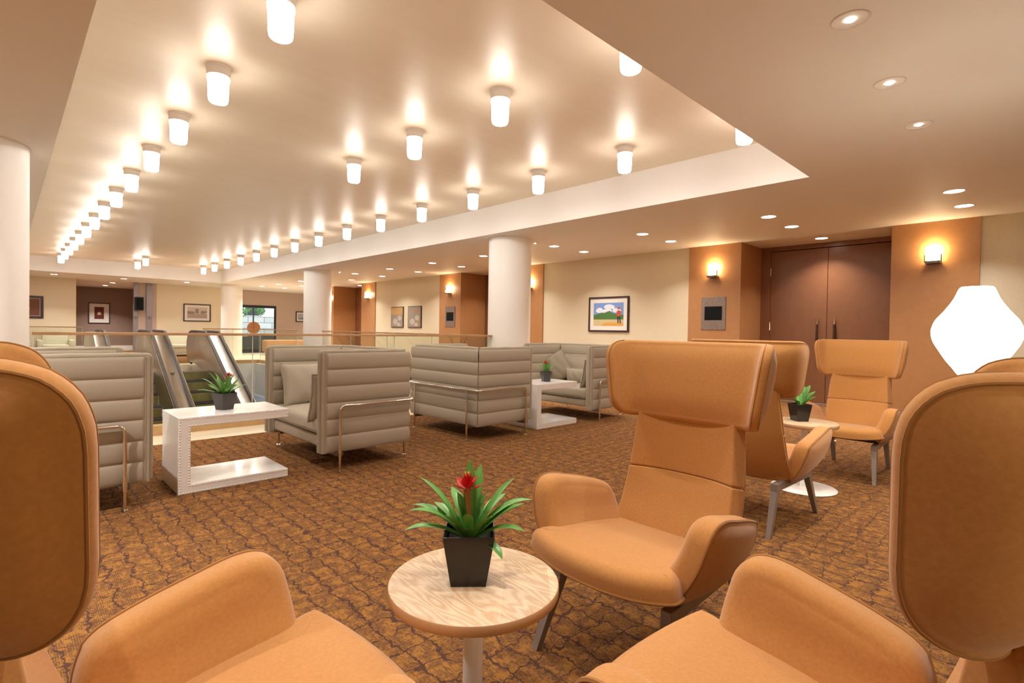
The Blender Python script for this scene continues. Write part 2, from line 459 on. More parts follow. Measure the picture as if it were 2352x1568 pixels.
# carpet floor around the opening
fb = MB()
for x0, x1, y0, y1 in ((LX, 9.85, BY, 5.95), (5.95, 9.85, 5.95, 18.2), (LX, -.6, 5.95, 28.3), (-.6, 5.2, 18.2, 28.3)):
    fb.box(x0, x1, y0, y1, -.2, 0)
struct('floor', fb, M['carpet'], label='brown and gold crackle patterned carpet')
tb = MB()
tb.box(-.6, 5.95, 5.95, 6.44, -.2, .001); tb.box(5.82, 5.95, 6.44, 18.2, -.2, .001)
tb.box(5.2, 9.85, 18.2, 24.5, -.2, .001); tb.box(9.85, 13.2, 19.75, 24.5, -.2, .001); tb.box(-.6, -.08, 6.44, 18.2, -.2, .001); tb.box(-.08, 5.82, 17.48, 18.2, -.2, .001)
struct('trim_1', tb, M['tile'], label='cream stone border around the opening')
# slab fascia round the void
fa = MB()
fa.box(-.08, 5.82, 6.44, VY0, -.95, 0); fa.box(VX1, 5.82, VY0, VY1, -.95, 0)
fa.box(-.08, VX0, VY0, VY1, -.95, 0); fa.box(-.08, 5.82, VY1, 17.48, -.95, 0)
struct('wall_void', fa, M['paint'], label='white slab edge of the floor opening')
# lower storey
lf = MB().box(-6, 13, 3, 24, -4.8, -4.6); struct('floor_lower', lf, M['lower'])
lw = MB(); lw.box(-6, 13, 23.8, 24, -4.6, -.95); lw.box(12.8, 13, 3, 23.8, -4.6, -.95); lw.box(-6, -5.8, 3, 23.8, -4.6, -.95); lw.box(-5.8, 12.8, 3, 3.2, -4.6, -.95)
struct('wall_lower', lw, M['paint'])
struct('trim_2', box(4.35, 5.64, 15.75, 17.28, -4.58, -1.0), M['blue'], label='blue bulkhead below the far edge of the opening')

# ceiling: low part with a rectangular recess, champagne top
cb = MB()
for x0, x1, y0, y1 in ((LX, RX0, BY, 28.3), (RX1, 9.85, BY, 24.5), (RX0, RX1, BY, RY0), (RX0, RX1, RY1, 28.3), (9.85, 13.2, 19.75, 24.5)):
    cb.box(x0, x1, y0, y1, ZC, ZC+.02)
struct('ceiling', cb, M['paint'], label='low warm white ceiling around the recess')
sb = MB()
sb.box(RX0-.02, RX0, RY0, RY1, ZC+.0201, ZT); sb.box(RX1, RX1+.02, RY0, RY1, ZC+.0201, ZT)
sb.box(RX0-.02, RX1+.02, RY0-.02, RY0, ZC+.0201, ZT); sb.box(RX0-.02, RX1+.02, RY1, RY1+.02, ZC+.0201, ZT)
struct('trim_3', sb, M['paint'], label='white upstand of the ceiling recess')
struct('ceiling_recess', box(RX0-.02, RX1+.02, RY0-.02, RY1+.02, ZT, ZT+.05), M['gold'], label='champagne metallic ceiling of the long recess')

# outer walls
struct('wall_back', box(LX, 9.85, BY-.1, BY, 0, ZC), M['cream'])
struct('wall_left', box(LX-.1, LX, BY, 28.3, 0, ZC), M['cream'])

# right wall: cream bays, orange panels, door recesses
PX = 8.90
bays = [(-3.2, .68), (4.62, 8.19), (12.17, 15.77)]
rw = MB()
for y0, y1 in bays: rw.box(WX, WX+.95, y0, y1, 0, ZC)
struct('wall_right', rw, M['cream'], label='cream wallcovered right wall')
pan = [(.68, 1.61), (3.69, 4.62), (8.19, 9.12), (11.21, 12.17), (15.77, 16.70), (18.82, 19.75)]
op = MB()
for y0, y1 in pan: op.box(PX, WX+.95, y0, y1, 0, ZC)
struct('wall_panels', op, M['orange_panel'], label='orange brown wall piers between cream bays')
DX = 9.80
for k, (y0, y1) in enumerate([(1.61, 3.69), (9.12, 11.21), (16.70, 18.82)]):
    fr = MB(); fr.box(DX-.02, DX+.1, y0, y1, 2.612, ZC); fr.box(DX-.02, DX+.1, y1-.16, y1, 0, 2.612); fr.box(DX-.02, DX+.1, y0, y0+.12, 0, 2.612); fr.box(DX+.06, DX+.1, y0+.12, y1-.16, 0, 2.612)
    d = struct('door_%d' % (k+1), fr, M['door_wood'], label=['tall brown double door behind the armchairs', 'brown double door behind the middle column', 'farthest brown double door'][k])
    a, b_ = y0+.123, y1-.163; mid = (a+b_)/2
    for s, (p, q) in enumerate(((a, mid-.003), (mid+.003, b_))):
        lf_ = box(DX-.01, DX+.045, p, q, .008, 2.60).build('door_leaf', M['door_wood'], d, False, .003)
        hy = (mid-.125) if s == 0 else (mid+.125)
        h = MB(); h.tube([(DX-.07, hy, .95), (DX-.07, hy, 1.42)], .014, 12)
        for z in (1.0, 1.37): h.tube([(DX-.07, hy, z), (DX-.005, hy, z)], .009, 8)
        ho = h.build('handle', M['chrome'], lf_)
        ey = p+.0 if s == 0 else q
        hg = MB()
        for z in (.35, 1.3, 2.25): hg.tube([(DX-.016, ey, z-.07), (DX-.016, ey, z+.07)], .009, 8)
        hg.build('hinge', M['chrome'], lf_)
        MB().tube([(DX-.07, hy, 1.06), (DX-.07, hy, 1.33)], .0165, 12).build('handle_grip', M['dark_wood'], lf_)
    # carpet in the recess is part of the floor

# far wall
fw = MB(); fw.box(LX, 1.82, WY, WY+.1, 0, ZC); fw.box(4.16, 6.45, WY, WY+.1, 0, ZC); fw.box(6.35, 6.45, WY+.1, 24.2, 0, ZC)
struct('wall_far', fw, M['cream2'], label='pale cream far wall')
bw = MB(); bw.box(1.72, 4.26, 28.2, 28.3, 0, ZC); bw.box(1.72, 1.82, WY+.1, 28.2, 0, ZC); bw.box(4.16, 4.26, WY+.1, 28.2, 0, ZC)
struct('wall_lobby', bw, M['brown_wall'], label='dark brown walls of the far lobby')
struct('baseboard_lobby', box(1.82, 4.16, 28.18, 28.2, 0, .22), M['paint'])
bf = MB(); bf.box(6.45, 6.86, 24.2, 24.3, 0, ZC); bf.box(8.76, 13.1, 24.2, 24.3, 0, ZC); bf.box(6.86, 8.76, 24.2, 24.3, 2.06, ZC); bf.box(13.1, 13.2, 19.75, 24.3, 0, ZC); bf.box(9.88, 13.1, 19.70, 19.75, 0, ZC)
struct('wall_far_right', bf, M['brown_wall2'], label='mauve brown wall around the glass door')
# glass double door with round copper pulls
gd = MB(); gd.box(6.86, 8.76, 24.19, 24.26, 1.99, 2.06); gd.box(6.86, 6.92, 24.19, 24.26, 0, 1.99); gd.box(8.70, 8.76, 24.19, 24.26, 0, 1.99); gd.box(6.92, 8.70, 24.19, 24.26, 0, .10)
d = struct('door_4', gd, M['alu'], label='dark framed glass double door to the street')
for a, b_ in ((6.92, 7.805), (7.815, 8.70)):
    l_ = MB(); l_.box(a, a+.02, 24.21, 24.24, .1, 1.99); l_.box(b_-.02, b_, 24.21, 24.24, .1, 1.99); l_.box(a+.02, b_-.02, 24.21, 24.24, .1, .16); l_.box(a+.02, b_-.02, 24.21, 24.24, 1.95, 1.99)
    lo = l_.build('door_leaf', M['alu'], d, False)
    box(a+.02, b_-.02, 24.22, 24.23, .16, 1.95).build('glass_pane', M['glass'], lo, False)
for sgn in (-1, 1):
    hm = MB(); n = 24
    loopA = [(7.81+sgn*.006+sgn*.26*math.sin(PI*k/n), 24.16, 1.08+.26*math.cos(PI*k/n)) for k in range(n+1)]
    loopB = [(x, 24.185, z) for x, y, z in loopA]
    hm.prism(loopA, loopB); hm.build('pull_plate', M['copper'], d)

# outdoors beyond the glass door
struct('ground_outside', box(0, 20, 24.5, 46, -.3, -.02), M['asphalt'])
o1 = box(2, 19, 33.0, 33.6, -.02, 1.72).build('retaining_wall', M['stone_wall'], None, False); tag(o1, 'pale stone retaining wall outside the glass door', 'wall', None, 'structure')
o2 = box(5.5, 13, 26.6, 27.3, -.02, .74).build('planter', M['dark_stone'], None, False); tag(o2, 'dark stone planter wall just outside the glass door', 'planter')
t = thing('building', 'white building across the street seen through the glass door', 'building', (12, 42, 0))
box(-12, 10, 0, 3, 0, 9).build('facade', M['facade'], t, False)
for k in range(8): box(-9.9+2.2*k, -9.1+2.2*k, -.03, 0, 1.95, 2.95).build('window', M['dark_stone'], t, False)
def shrub(loc, r, label):
    mb = MB()
    for _ in range(140):
        v = Vector((random.gauss(0,1), random.gauss(0,1), random.gauss(0,1))).normalized()*r*random.uniform(.6, 1)
        u = v.orthogonal().normalized()*r*.25; w = v.cross(u).normalized()*r*.12
        mb.add([v-u, v-w, v+u, v+w], [(0,1,2,3)])
    o = mb.build('shrub', M['hedge'], None, False, 0, loc); tag(o, label, 'shrub')
shrub((10.2, 33.3, 2.12), .42, 'larger green shrub on the street wall, left in the door glass')
shrub((11.1, 33.3, 2.07), .33, 'green shrub on the street wall, right of the other shrub')

# elevator jambs at the lobby corner
jm = MB(); jm.box(3.45, 3.57, WY-.05, WY+.12, 0, ZC); jm.box(3.84, 4.02, WY-.05, WY+.12, 0, ZC)
struct('trim_4', jm, M['jamb'], label='stainless steel jambs beside the far lobby')
jm = MB(); jm.box(3.57, 3.84, WY-.0, WY+.1, 0, ZC); jm.box(4.02, 4.16, WY-.02, WY+.1, 0, ZC)
struct('trim_5', jm, M['brown_wall2'], label='brown strip between the steel jambs')
for k, x in enumerate((3.51, 3.93)):
    t = thing('call_sign', ['small black sign on the steel jamb under the loudspeaker', 'small black sign on the right steel jamb of the lobby'][k], 'sign', (x, WY-.05, 1.40))
    box(-.05, .05, -.014, 0, -.04, .04).build('plate', M['black'], t, False)
    for sx in (-.025, .025): box(sx-.012, sx+.012, -.017, -.0141, -.02, .02).build('mark', M['trim_ring'], t, False)
t = thing('wall_loudspeaker', 'black box loudspeaker mounted high on the steel jamb', 'loudspeaker', (3.62, WY-.12, 1.9))
box(-.15, .10, -.16, .04, -.24, .25).build('cabinet', M['black'], t, False, .012)
box(-.13, .08, -.168, -.161, -.21, .22).build('grille', M['screen'], t, False)
box(-.14, -.07, .04, .07, -.05, .05).build('bracket', M['black'], t, False)

# columns
for x, y, lab in ((6.18, 6.458, 'white round column behind the right sofas'), (6.18, 14.04, 'white round column past the railing, middle of the right row'), (6.18, 21.55, 'farthest white round column by the glass door'), (-.19, 6.42, 'white round column at the left edge')):
    c = MB().lathe([(.36, 0), (.36, ZC)], 96, cap=False)
    o = c.build('column', M['column'], None, True, 0, (x, y, 0)); tag(o, lab, None, None, 'structure')
for x, y in ((-.19, 14.04), (-.19, 21.55)):
    o = MB().lathe([(.36, 0), (.36, ZC)], 96, cap=False).build('column', M['column'], None, True, 0, (x, y, 0)); tag(o, 'white round column of the left row', None, None, 'structure')

# ------------------------------------------------------------------ railings
def railing(name, label, p, q, seams, ends=True, curb=True, glow=True):
    """glass balustrade from p to q (x,y)"""
    p = Vector((p[0], p[1], 0)); q = Vector((q[0], q[1], 0)); d = (q-p); L = d.length; a = math.atan2(d.y, d.x)
    t = thing(name, label, 'railing', p, a)
    box(0, L, -.027, .027, 1.038, 1.066).build('handrail', M['oak'], t, False, .004)
    if curb: box(0, L, -.055, .055, 0, .103).build('kerb', M['curb'], t, False, .003)
    for s0 in [.006]+list(seams)+[L-.006]:
        box(s0-.0025, s0+.0025, -.006, .006, .104 if curb else .02, 1.036).build('glass_edge', M['glass_edge'], t, False)
    cuts = [0.01]+[s for s in seams]+[L-.01]
    for s0, s1 in zip(cuts, cuts[1:]):
        box(s0+.004, s1-.004, -.006, .006, .103 if curb else .02, 1.036).build('glass_panel', M['glass'], t, False)
    return t
railing('glass_railing', 'near glass railing with wooden handrail behind the sofas', (.19, 6.5), (5.87, 6.5), (1.9, 3.79))
railing('glass_railing', 'right hand glass railing running away behind the sofas', (5.80, 6.56), (5.80, 12.85), (1.6, 3.2, 4.8))
railing('glass_railing', 'far glass railing right of the escalators', (4.22, 17.4), (5.80, 17.4), (.8,))
railing('glass_railing', 'far side glass railing partly behind the middle column', (5.80, 17.33), (5.80, 14.45), (1.45,))
railing('glass_railing', 'far glass railing left of the escalators', (-.02, 17.4), (1.47, 17.4), (.8,))

# ------------------------------------------------------------------ escalators
SL = .5774; YL = 15.2                                      # landing edge; below it everything runs down at 30 degrees
def runz(y, h): return h if y >= YL+.35 else h-(YL+.35-y)*SL
YB = 8.2
lp = MB(); lp.box(1.40, 4.22, YL, 17.34, -.3, -.005)
struct('trim_6', lp, M['steel'], label='steel landing plate of the escalators')
def balustrade(t, x0, x1, rails):
    prof = []
    n = 10; top = .945; zc_ = .53; rr = .415; ye = 17.0
    prof.append((YL+.35, top)); 
    for k in range(n+1):
        a = PI/2-PI*k/n; prof.append((ye+rr*math.cos(a), zc_+rr*math.sin(a)))
    prof.append((YL+1.1, .08)); prof.append((YL+.7, .0)); prof.append((YB, runz(YB, -.25))); prof.append((YB, runz(YB, top)))
    m = MB(); m.prism([(x0, y, z) for y, z in prof], [(x1, y, z) for y, z in prof])
    m.build('balustrade', M['steel'], t, True, .004)
    for xr in rails:
        h = []
        for k in range(9): 
            a = -PI/2+PI*k/8; h.append((xr, ye+(rr+.035)*math.cos(a), zc_+(rr+.035)*math.sin(a)))
        h += [(xr, YL+.65, top+.035), (xr, YL+.36, top+.028), (xr, YB, runz(YB, top+.035))]
        MB().tube(h, .034, 10).build('handrail', M['rubber'], t)
        g = [(xr+.045, YL+.65, top+.01), (xr+.045, YL+.36, top+.004), (xr+.045, YB, runz(YB, top+.01))]
        MB().tube(g, .012, 8).build('handrail_guide', M['chrome'], t)
def steps(t, x0, x1):
    tr = MB(); ri = MB(); d = .4; y = YL; z = 0
    for k in range(17):
        z -= d*SL
        tr.box(x0, x1, y-d, y, z-.03, z); ri.box(x0+.002, x1-.002, y-.02, y+.012, z, z+d*SL-.03)
        y -= d
    tr.build('step_treads', M['riser'], t, False); ri.build('step_risers', M['tread'], t, False)
t = thing('escalator', 'right escalator with olive treads and steel balustrade', 'escalator', (3.3, YL, 0))
for o_ in (t,): o_.location = (0, 0, 0)
steps(t, 3.0, 3.79); balustrade(t, 3.80, 4.20, (3.84, 4.16))
t = thing('escalator', 'left escalator with wide steel deck, beside the olive stepped one', 'escalator')
steps(t, 1.78, 2.58); balustrade(t, 2.59, 2.97, (2.63, 2.93)); balustrade(t, 1.50, 1.76, (1.72,))
MB().lathe([(.045, 0), (.045, .01), (.03, .018)], 20, (2.78, 14.0, runz(14.0, .947))).build('deck_button', M['chrome'], t)

# ------------------------------------------------------------------ ceiling lamps
ordn = ['first','second','third','fourth','fifth','sixth','seventh','eighth','ninth','tenth','eleventh','twelfth','thirteenth','fourteenth','fifteenth']
def make_lamp():
    t = thing('ceiling_lamp', 'x', 'ceiling lamp')
    MB().lathe([(.090, 0), (.090, -.016), (.084, -.02), (.084, -.03), (.080, -.075)], 40).build('collar', M['lamp_base'], t)
    MB().lathe([(.079, -.075), (.080, -.085), (.080, -.10), (.075, -.105), (.0725, -.17)], 40, cap=False).build('glass_neck', M['lamp_neck'], t)
    MB().lathe([(.0725, -.17), (.070, -.24), (.066, -.262), (.058, -.270)], 40, cap=False).build('glass_shade', M['lamp_glass'], t)
    MB().lathe([(.058, -.270), (.03, -.275), (.005, -.276)], 40).build('lens', M['lamp_lens'], t)
    return t
lamp0 = make_lamp(); used = [False]
def place_lamp(x, y, label, group):
    o = lamp0 if not used[0] else copy_tree(lamp0)
    used[0] = True; o.location = (x, y, ZT); o['label'] = label; o['group'] = group
for k in range(15):
    y = 1.985+1.271*k
    place_lamp(1.19, y, 'frosted cylinder ceiling lamp, %s from the front in the left row' % ordn[k], 'cylinder lamps on the recessed ceiling')
    place_lamp(4.80, y, 'frosted cylinder ceiling lamp, %s from the front in the right row' % ordn[k], 'cylinder lamps on the recessed ceiling')
    if k in (0, 1, 2, 3): place_lamp(2.975, y, 'frosted cylinder ceiling lamp in the middle row, %s from the front' % ordn[k], 'cylinder lamps on the recessed ceiling')
    if k in (13, 14): place_lamp(2.99, y, 'frosted cylinder ceiling lamp in the middle row near the far end, the %s one' % ('nearer' if k == 13 else 'farther'), 'cylinder lamps on the recessed ceiling')

# downlights: glowing lens in a ring, with the lamp that lights the room just under it
def real_light(name, typ, loc, energy, color, size=.1, spread=None, parent=None):
    l = bpy.data.lights.new(name, typ); l.energy = energy; l.color = color
    if typ == 'AREA':
        l.shape = 'DISK'; l.size = size
        if spread: l.spread = spread
    else: l.shadow_soft_size = size
    o = bpy.data.objects.new(name, l); COL.objects.link(o); o.location = loc
    if parent: o.parent = parent
    return o
LC = (1, .93, .87)
def downlight(x, y, label, group, r=.088, power=15, spot=False, spread=2.0):
    t = thing('recessed_spotlight' if spot else 'recessed_downlight', label, 'downlight', (x, y, ZC), 0, group)
    MB().lathe([(r*.98, -.0005), (r*1.02, -.004), (r*1.10, -.004), (r*1.14, -.0005)], 36, cap=False).build('trim_ring', M['trim_ring'], t)
    MB().lathe([(r*.30, -.001), (r*.28, -.006), (r*.18, -.010), (.002, -.012)] if spot else [(r*.98, -.001), (r*.9, -.003)], 36).build('lens', M['spot_glow' if spot else 'down_glow'], t)
    real_light('downlight_lamp', 'AREA', (0, 0, -.018 if spot else -.012), power, LC, r*(.40 if spot else 1.7), spread, t)
YD = [.77, 2.64, 4.53, 6.37, 8.33, 10.15, 12.03, 13.9]
for k, y in enumerate(YD):
    downlight(7.2, y, 'round recessed downlight in the row nearer the columns, %s from the right' % ordn[k], 'downlights in the right hand ceiling')
    downlight(8.07, y, 'round recessed downlight in the row nearer the right wall, %s from the right' % ordn[k], 'downlights in the right hand ceiling')
downlight(9.335, 2.61, 'recessed downlight in the ceiling of the double door recess', 'downlights in the right hand ceiling')
downlight(9.335, 10.2, 'recessed downlight in the recess behind the middle column', 'downlights in the right hand ceiling')
downlight(9.335, 17.6, 'recessed downlight in the farthest door recess', 'downlights in the right hand ceiling')
for k, (x, y) in enumerate(((7.2, 15.8), (8.07, 15.8), (7.2, 17.7), (8.07, 17.7), (7.2, 19.7), (8.07, 19.7), (7.2, 21.4), (8.06, 21.4))):
    downlight(x, y, 'small looking recessed downlight far down the right ceiling, %s of the distant ones' % ordn[k], 'distant downlights in the right ceiling', power=20)
for k, (x, y) in enumerate(((9.6, 21.0), (11.2, 22.6))):  # extra fittings, added to brighten the wall right of the glass door
    downlight(x, y, 'added downlight brightening the mauve brown wall, %s from the right wall corner' % ordn[k], 'added downlights at the far right end', power=24)
for k, (x, y) in enumerate(((1.16, 22.1), (2.95, 22.05), (4.76, 21.8))):
    downlight(x, y, 'recessed downlight by the far cream wall, %s from the left' % ordn[k], 'downlights at the far wall', power=26)
for k, (x, y) in enumerate(((2.964, .726), (3.867, .731), (4.772, .72))):
    downlight(x, y, 'small recessed spotlight in the near ceiling, %s' % ['nearest to the top edge', 'middle one of three', 'lowest in the picture of three'][k], 'small spotlights in the near ceiling', .075, 5.5, True, 1.8)
for k, x in enumerate((-1.5, -.6, .3, 1.16, 2.06)):
    downlight(x, .73, 'recessed spotlight over the near armchairs, beyond the top of the picture', 'small spotlights over the near armchairs', .075, 5.5, True, 1.8)
downlight(6.735, 6.406, 'tiny bright spotlight right of the near right column', 'spotlights at the columns', .06, 8, True, 1.2)
downlight(6.735, 13.9, 'tiny bright spotlight right of the middle column', 'spotlights at the columns', .06, 8, True, 1.2)
for k, y in enumerate((3.0, 5.2, 8.0, 11, 14, 17, 20)):
    downlight(-1.0, y, 'recessed downlight in the left ceiling beyond the picture', 'downlights in the left ceiling', power=50)

for k, y in enumerate((24.6, 26.6)):  # fittings added because the lobby walls came out too dark
    downlight(2.95, y, 'added downlight brightening the dark far lobby, %s' % ('nearer' if k == 0 else 'deeper in'), 'added downlights in the far lobby', power=60)

# ------------------------------------------------------------------ sconces
def make_sconce():
    t = thing('wall_sconce', 'x', 'wall lamp')
    # curved frosted shield
    def fn(u, v):
        a = (u-.5)*1.9; r = .085
        return (-.03-r*math.cos(a)+.02*(1-v), r*math.sin(a)*(1+.10*v), -.06+.19*v)
    m = MB(); m.grid(fn, 17, 9); m.grid(lambda u, v: Vector(fn(u, v))*1.0+Vector((.008, 0, 0)), 17, 9)
    m.build('glass_shade', M['sconce_glow'], t)
    b = MB(); b.box(-.125, 0, -.078, .078, -.10, -.065); b.build('bracket', M['bracket'], t, False, .004)
    b = MB(); b.box(-.10, -.085, -.092, -.082, -.085, .02); b.box(-.10, -.085, .082, .092, -.085, .02)
    b.build('side_clip', M['bracket'], t, False)
    box(-.012, 0, -.06, .06, -.09, .06).build('back_plate', M['bracket'], t, False)
    real_light('sconce_bulb', 'POINT', (-.045, 0, .09), 7, (1, .76, .42), .035, None, t)
    return t
sc0 = None
for y, lab in ((1.14, 'glowing wall sconce on the orange pier right of the double door'), (4.15, 'glowing wall sconce above the nearer dark display plate'), (8.60, 'glowing wall sconce half hidden by the near right column'),
        (11.69, 'glowing wall sconce above the display plate past the column'), (16.23, 'glowing wall sconce on the pier left of the two small pictures'), (19.25, 'farthest glowing wall sconce beside the middle column')):
    o = make_sconce() if sc0 is None else copy_tree(sc0)
    sc0 = sc0 or o; o.location = (PX, y, 2.22); o['label'] = lab; o['group'] = 'wall sconces'

# display plates
for y, lab in ((4.148, 'bronze wall plate with dark screen beside the double door'), (11.66, 'bronze wall plate with dark screen past the near right column'), (19.2, 'farthest bronze wall plate beside the middle column')):
    t = thing('wall_display_plate', lab, 'display', (PX, y, 1.5), 0, 'display plates')
    box(-.012, 0, -.218, .218, -.285, .285).build('plate', M['plate'], t, False, .002)
    box(-.016, -.0121, -.155, .155, -.115, .122).build('screen', M['screen'], t, False)
    sm = MB()
    for sy_ in (-.2, .2):
        for sz in (-.265, .265): sm.lathe([(.007, 0), (.006, .004)], 10, (0, 0, 0))
    sm = MB()
    for sy_ in (-.2, .2):
        for sz in (-.265, .265): sm.box(-.0145, -.012, sy_-.006, sy_+.006, sz-.006, sz+.006)
    sm.build('screws', M['bracket'], t, False)

# ------------------------------------------------------------------ pictures
def poly(mb, pts, d):
    """flat shape in the picture plane (u across, v up), d in front"""
    n = len(pts); mb.add([(u, -d, v) for u, v in pts], [tuple(range(n))])
def blob(cx, cy, rx, ry, n=18, j=.15):
    return [(cx+rx*math.cos(2*PI*k/n)*(1+random.uniform(-j, j)), cy+ry*math.sin(2*PI*k/n)*(1+random.uniform(-j, j))) for k in range(n)]
def picture(loc, rz, w, h, label, fw_=.035, frame='dark_wood', matw=.09, art=None, group='framed pictures'):
    """art(parent, half width, half height) adds the printed shapes"""
    t = thing('framed_picture', label, 'picture', loc, rz, group)
    f_ = MB(); a, b = w/2, h/2
    f_.box(-a, a, -.03, 0, b-fw_, b); f_.box(-a, a, -.03, 0, -b, -b+fw_); f_.box(-a, -a+fw_, -.03, 0, -b+fw_, b-fw_); f_.box(a-fw_, a, -.03, 0, -b+fw_, b-fw_)
    f_.build('frame', M[frame], t, False, .003)
    if matw: box(-a+fw_, a-fw_, -.014, -.004, -b+fw_, b-fw_).build('mat_board', M['matboard'], t, False)
    if art: art(t, a-fw_-matw, b-fw_-matw)
    return t
def shapes(t, name, m, polys, d):
    mb = MB()
    for i, p in enumerate(polys): poly(mb, p, d+.00005*i)
    return mb.build(name, m, t, False)
def art_field(t, a, b):
    art_ = shapes(t, 'print', flat('print sky', 120, 155, 215), [[(-a, -b), (a, -b), (a, b), (-a, b)]], .0150)
    shapes(art_, 'print_clouds', flat('print cloud', 225, 230, 240), [blob(-.6*a, .35*b, .25*a, .22*b), blob(.05*a, .62*b, .35*a, .22*b), blob(-.15*a, .3*b, .4*a, .16*b), blob(.55*a, .35*b, .3*a, .2*b)], .0154)
    shapes(art_, 'print_hills', flat('print green', 75, 120, 60), [[(-a, -.45*b), (a, -.45*b), (a, -.05*b), (.55*a, .02*b), (.3*a, .1*b), (.1*a, .3*b), (-.1*a, .22*b), (-.3*a, .1*b), (-.6*a, .12*b), (-.8*a, -.02*b), (-a, -.02*b)]], .0157)
    shapes(art_, 'print_ground', flat('print sand', 205, 185, 140), [[(-a, -b), (a, -b), (a, -.45*b), (-a, -.45*b)]], .0160)
    shapes(art_, 'print_path', flat('print ochre', 215, 160, 70), [[(-.5*a, -b), (a, -b), (a, -.75*b), (-.2*a, -.72*b)]], .0162)
    shapes(art_, 'print_figure', flat('print red shirt', 190, 80, 50), [[(.55*a, -.18*b), (.8*a, -.18*b), (.86*a, .2*b), (.7*a, .36*b), (.56*a, .25*b)], blob(.70*a, .48*b, .16*a, .04*b, 12, 0), blob(.70*a, .52*b, .07*a, .1*b, 12, 0)], .0164)
    shapes(art_, 'print_trousers', flat('print dark', 45, 45, 55), [[(.58*a, -.18*b), (.68*a, -.18*b), (.69*a, -.78*b), (.62*a, -.78*b)], [(.70*a, -.18*b), (.8*a, -.18*b), (.84*a, -.8*b), (.78*a, -.8*b)]], .0166)
def art_abstract(tone):
    def fn(t, a, b):
        art_ = shapes(t, 'print', flat('canvas grey', 150, 140, 130), [[(-a, -b), (a, -b), (a, b), (-a, b)]], .031)
        if tone: shapes(art_, 'print_band', flat('canvas ochre', 190, 155, 100), [[(-a, .25*b), (a, .25*b), (a, b), (-a, b)]], .0314)
        else: shapes(art_, 'print_band', flat('canvas rust', 165, 135, 105), [blob(.3*a, .6*b, .45*a, .3*b), blob(.55*a, -.5*b, .35*a, .35*b)], .0314)
        shapes(art_, 'print_discs', flat('canvas pale', 185, 178, 165), [blob(-.3*a, -.45*b, .4*a, .3*b, 20, .03), blob(.45*a, -.1*b, .35*a, .26*b, 20, .03), blob(.3*a, -.75*b, .3*a, .18*b, 20, .03)], .0316)
    return fn
def art_mono(t, a, b):
    art_ = shapes(t, 'print', flat('photo grey', 200, 185, 175), [[(-a, -b), (a, -b), (a, b), (-a, b)]], .015)
    shapes(art_, 'print_buildings', flat('photo dark', 150, 130, 125), [[(-.2*a, -.1*b), (.15*a, -.1*b), (.15*a, .6*b), (.05*a, .75*b), (-.1*a, .75*b), (-.2*a, .6*b)], [(-a, -.2*b), (-.3*a, -.2*b), (-.3*a, .2*b), (-a, .3*b)], blob(.55*a, .1*b, .25*a, .3*b), blob(.85*a, .2*b, .12*a, .2*b)], .0154)
    shapes(art_, 'print_street', flat('photo mid', 172, 155, 148), [[(-a, -b), (a, -b), (a, -.2*b), (-a, -.2*b)]], .0156)
def art_lotus(t, a, b):
    art_ = shapes(t, 'print', flat('print maroon', 105, 45, 45), [[(-.62*a, -.75*b), (.62*a, -.75*b), (.62*a, .8*b), (-.62*a, .8*b)]], .015)
    shapes(art_, 'print_flower', flat('print ivory', 225, 200, 160), [blob(0, -.12*b, .28*a, .12*b), blob(-.12*a, -.02*b, .1*a, .16*b), blob(.12*a, -.02*b, .1*a, .16*b), blob(0, 0, .1*a, .2*b)], .0154)
def art_burst(t, a, b):
    art_ = shapes(t, 'print', flat('print brown', 120, 75, 55), [[(-a, -b), (a, -b), (a, b), (-a, b)]], .015)
    shapes(art_, 'print_glow', flat('print gold', 215, 165, 110), [blob(-.2*a, -.1*b, .45*a, .4*b, 24, .4)], .0154)
def art_sea(t, a, b):
    art_ = shapes(t, 'print', flat('print pale blue', 170, 175, 195), [[(-a, -b), (a, -b), (a, b), (-a, b)]], .015)
    shapes(art_, 'print_shore', flat('print slate', 95, 95, 115), [[(-a, -.5*b), (a, -.5*b), (a, -.3*b), (-a, -.35*b)], blob(-.3*a, -.6*b, .25*a, .1*b)], .0154)
RW = -PI/2   # pictures on the right wall face -X
picture((WX, 6.378, 1.51), RW, .99, .722, 'framed landscape with red shirted figure on the cream wall', art=art_field)
picture((WX, 14.40, 1.507), RW, .70, .645, 'left one of the pair of small abstract canvases', .02, 'dark_wood', 0, art_abstract(1))
picture((WX, 13.43, 1.507), RW, .70, .65, 'right one of the pair of small abstract canvases', .02, 'dark_wood', 0, art_abstract(0))
picture((5.515, WY, 1.64), 0, .95, .69, 'dark framed pale photograph of a building on the far wall', .04, 'dark_wood', .09, art_mono)
picture((.50, WY, 1.665), 0, .95, .75, 'brown framed print with gold burst, beside the left column', .08, 'dark_wood', .012, art_burst)
picture((2.93, 28.2, 1.595), 0, .73, .87, 'framed print of a pale flower on maroon in the dark lobby', .035, 'dark_wood', .07, art_lotus)
picture((10.0, 24.2, 1.615), 0, .74, .48, 'small dark framed seascape right of the glass door', .04, 'dark_wood', .05, art_sea)

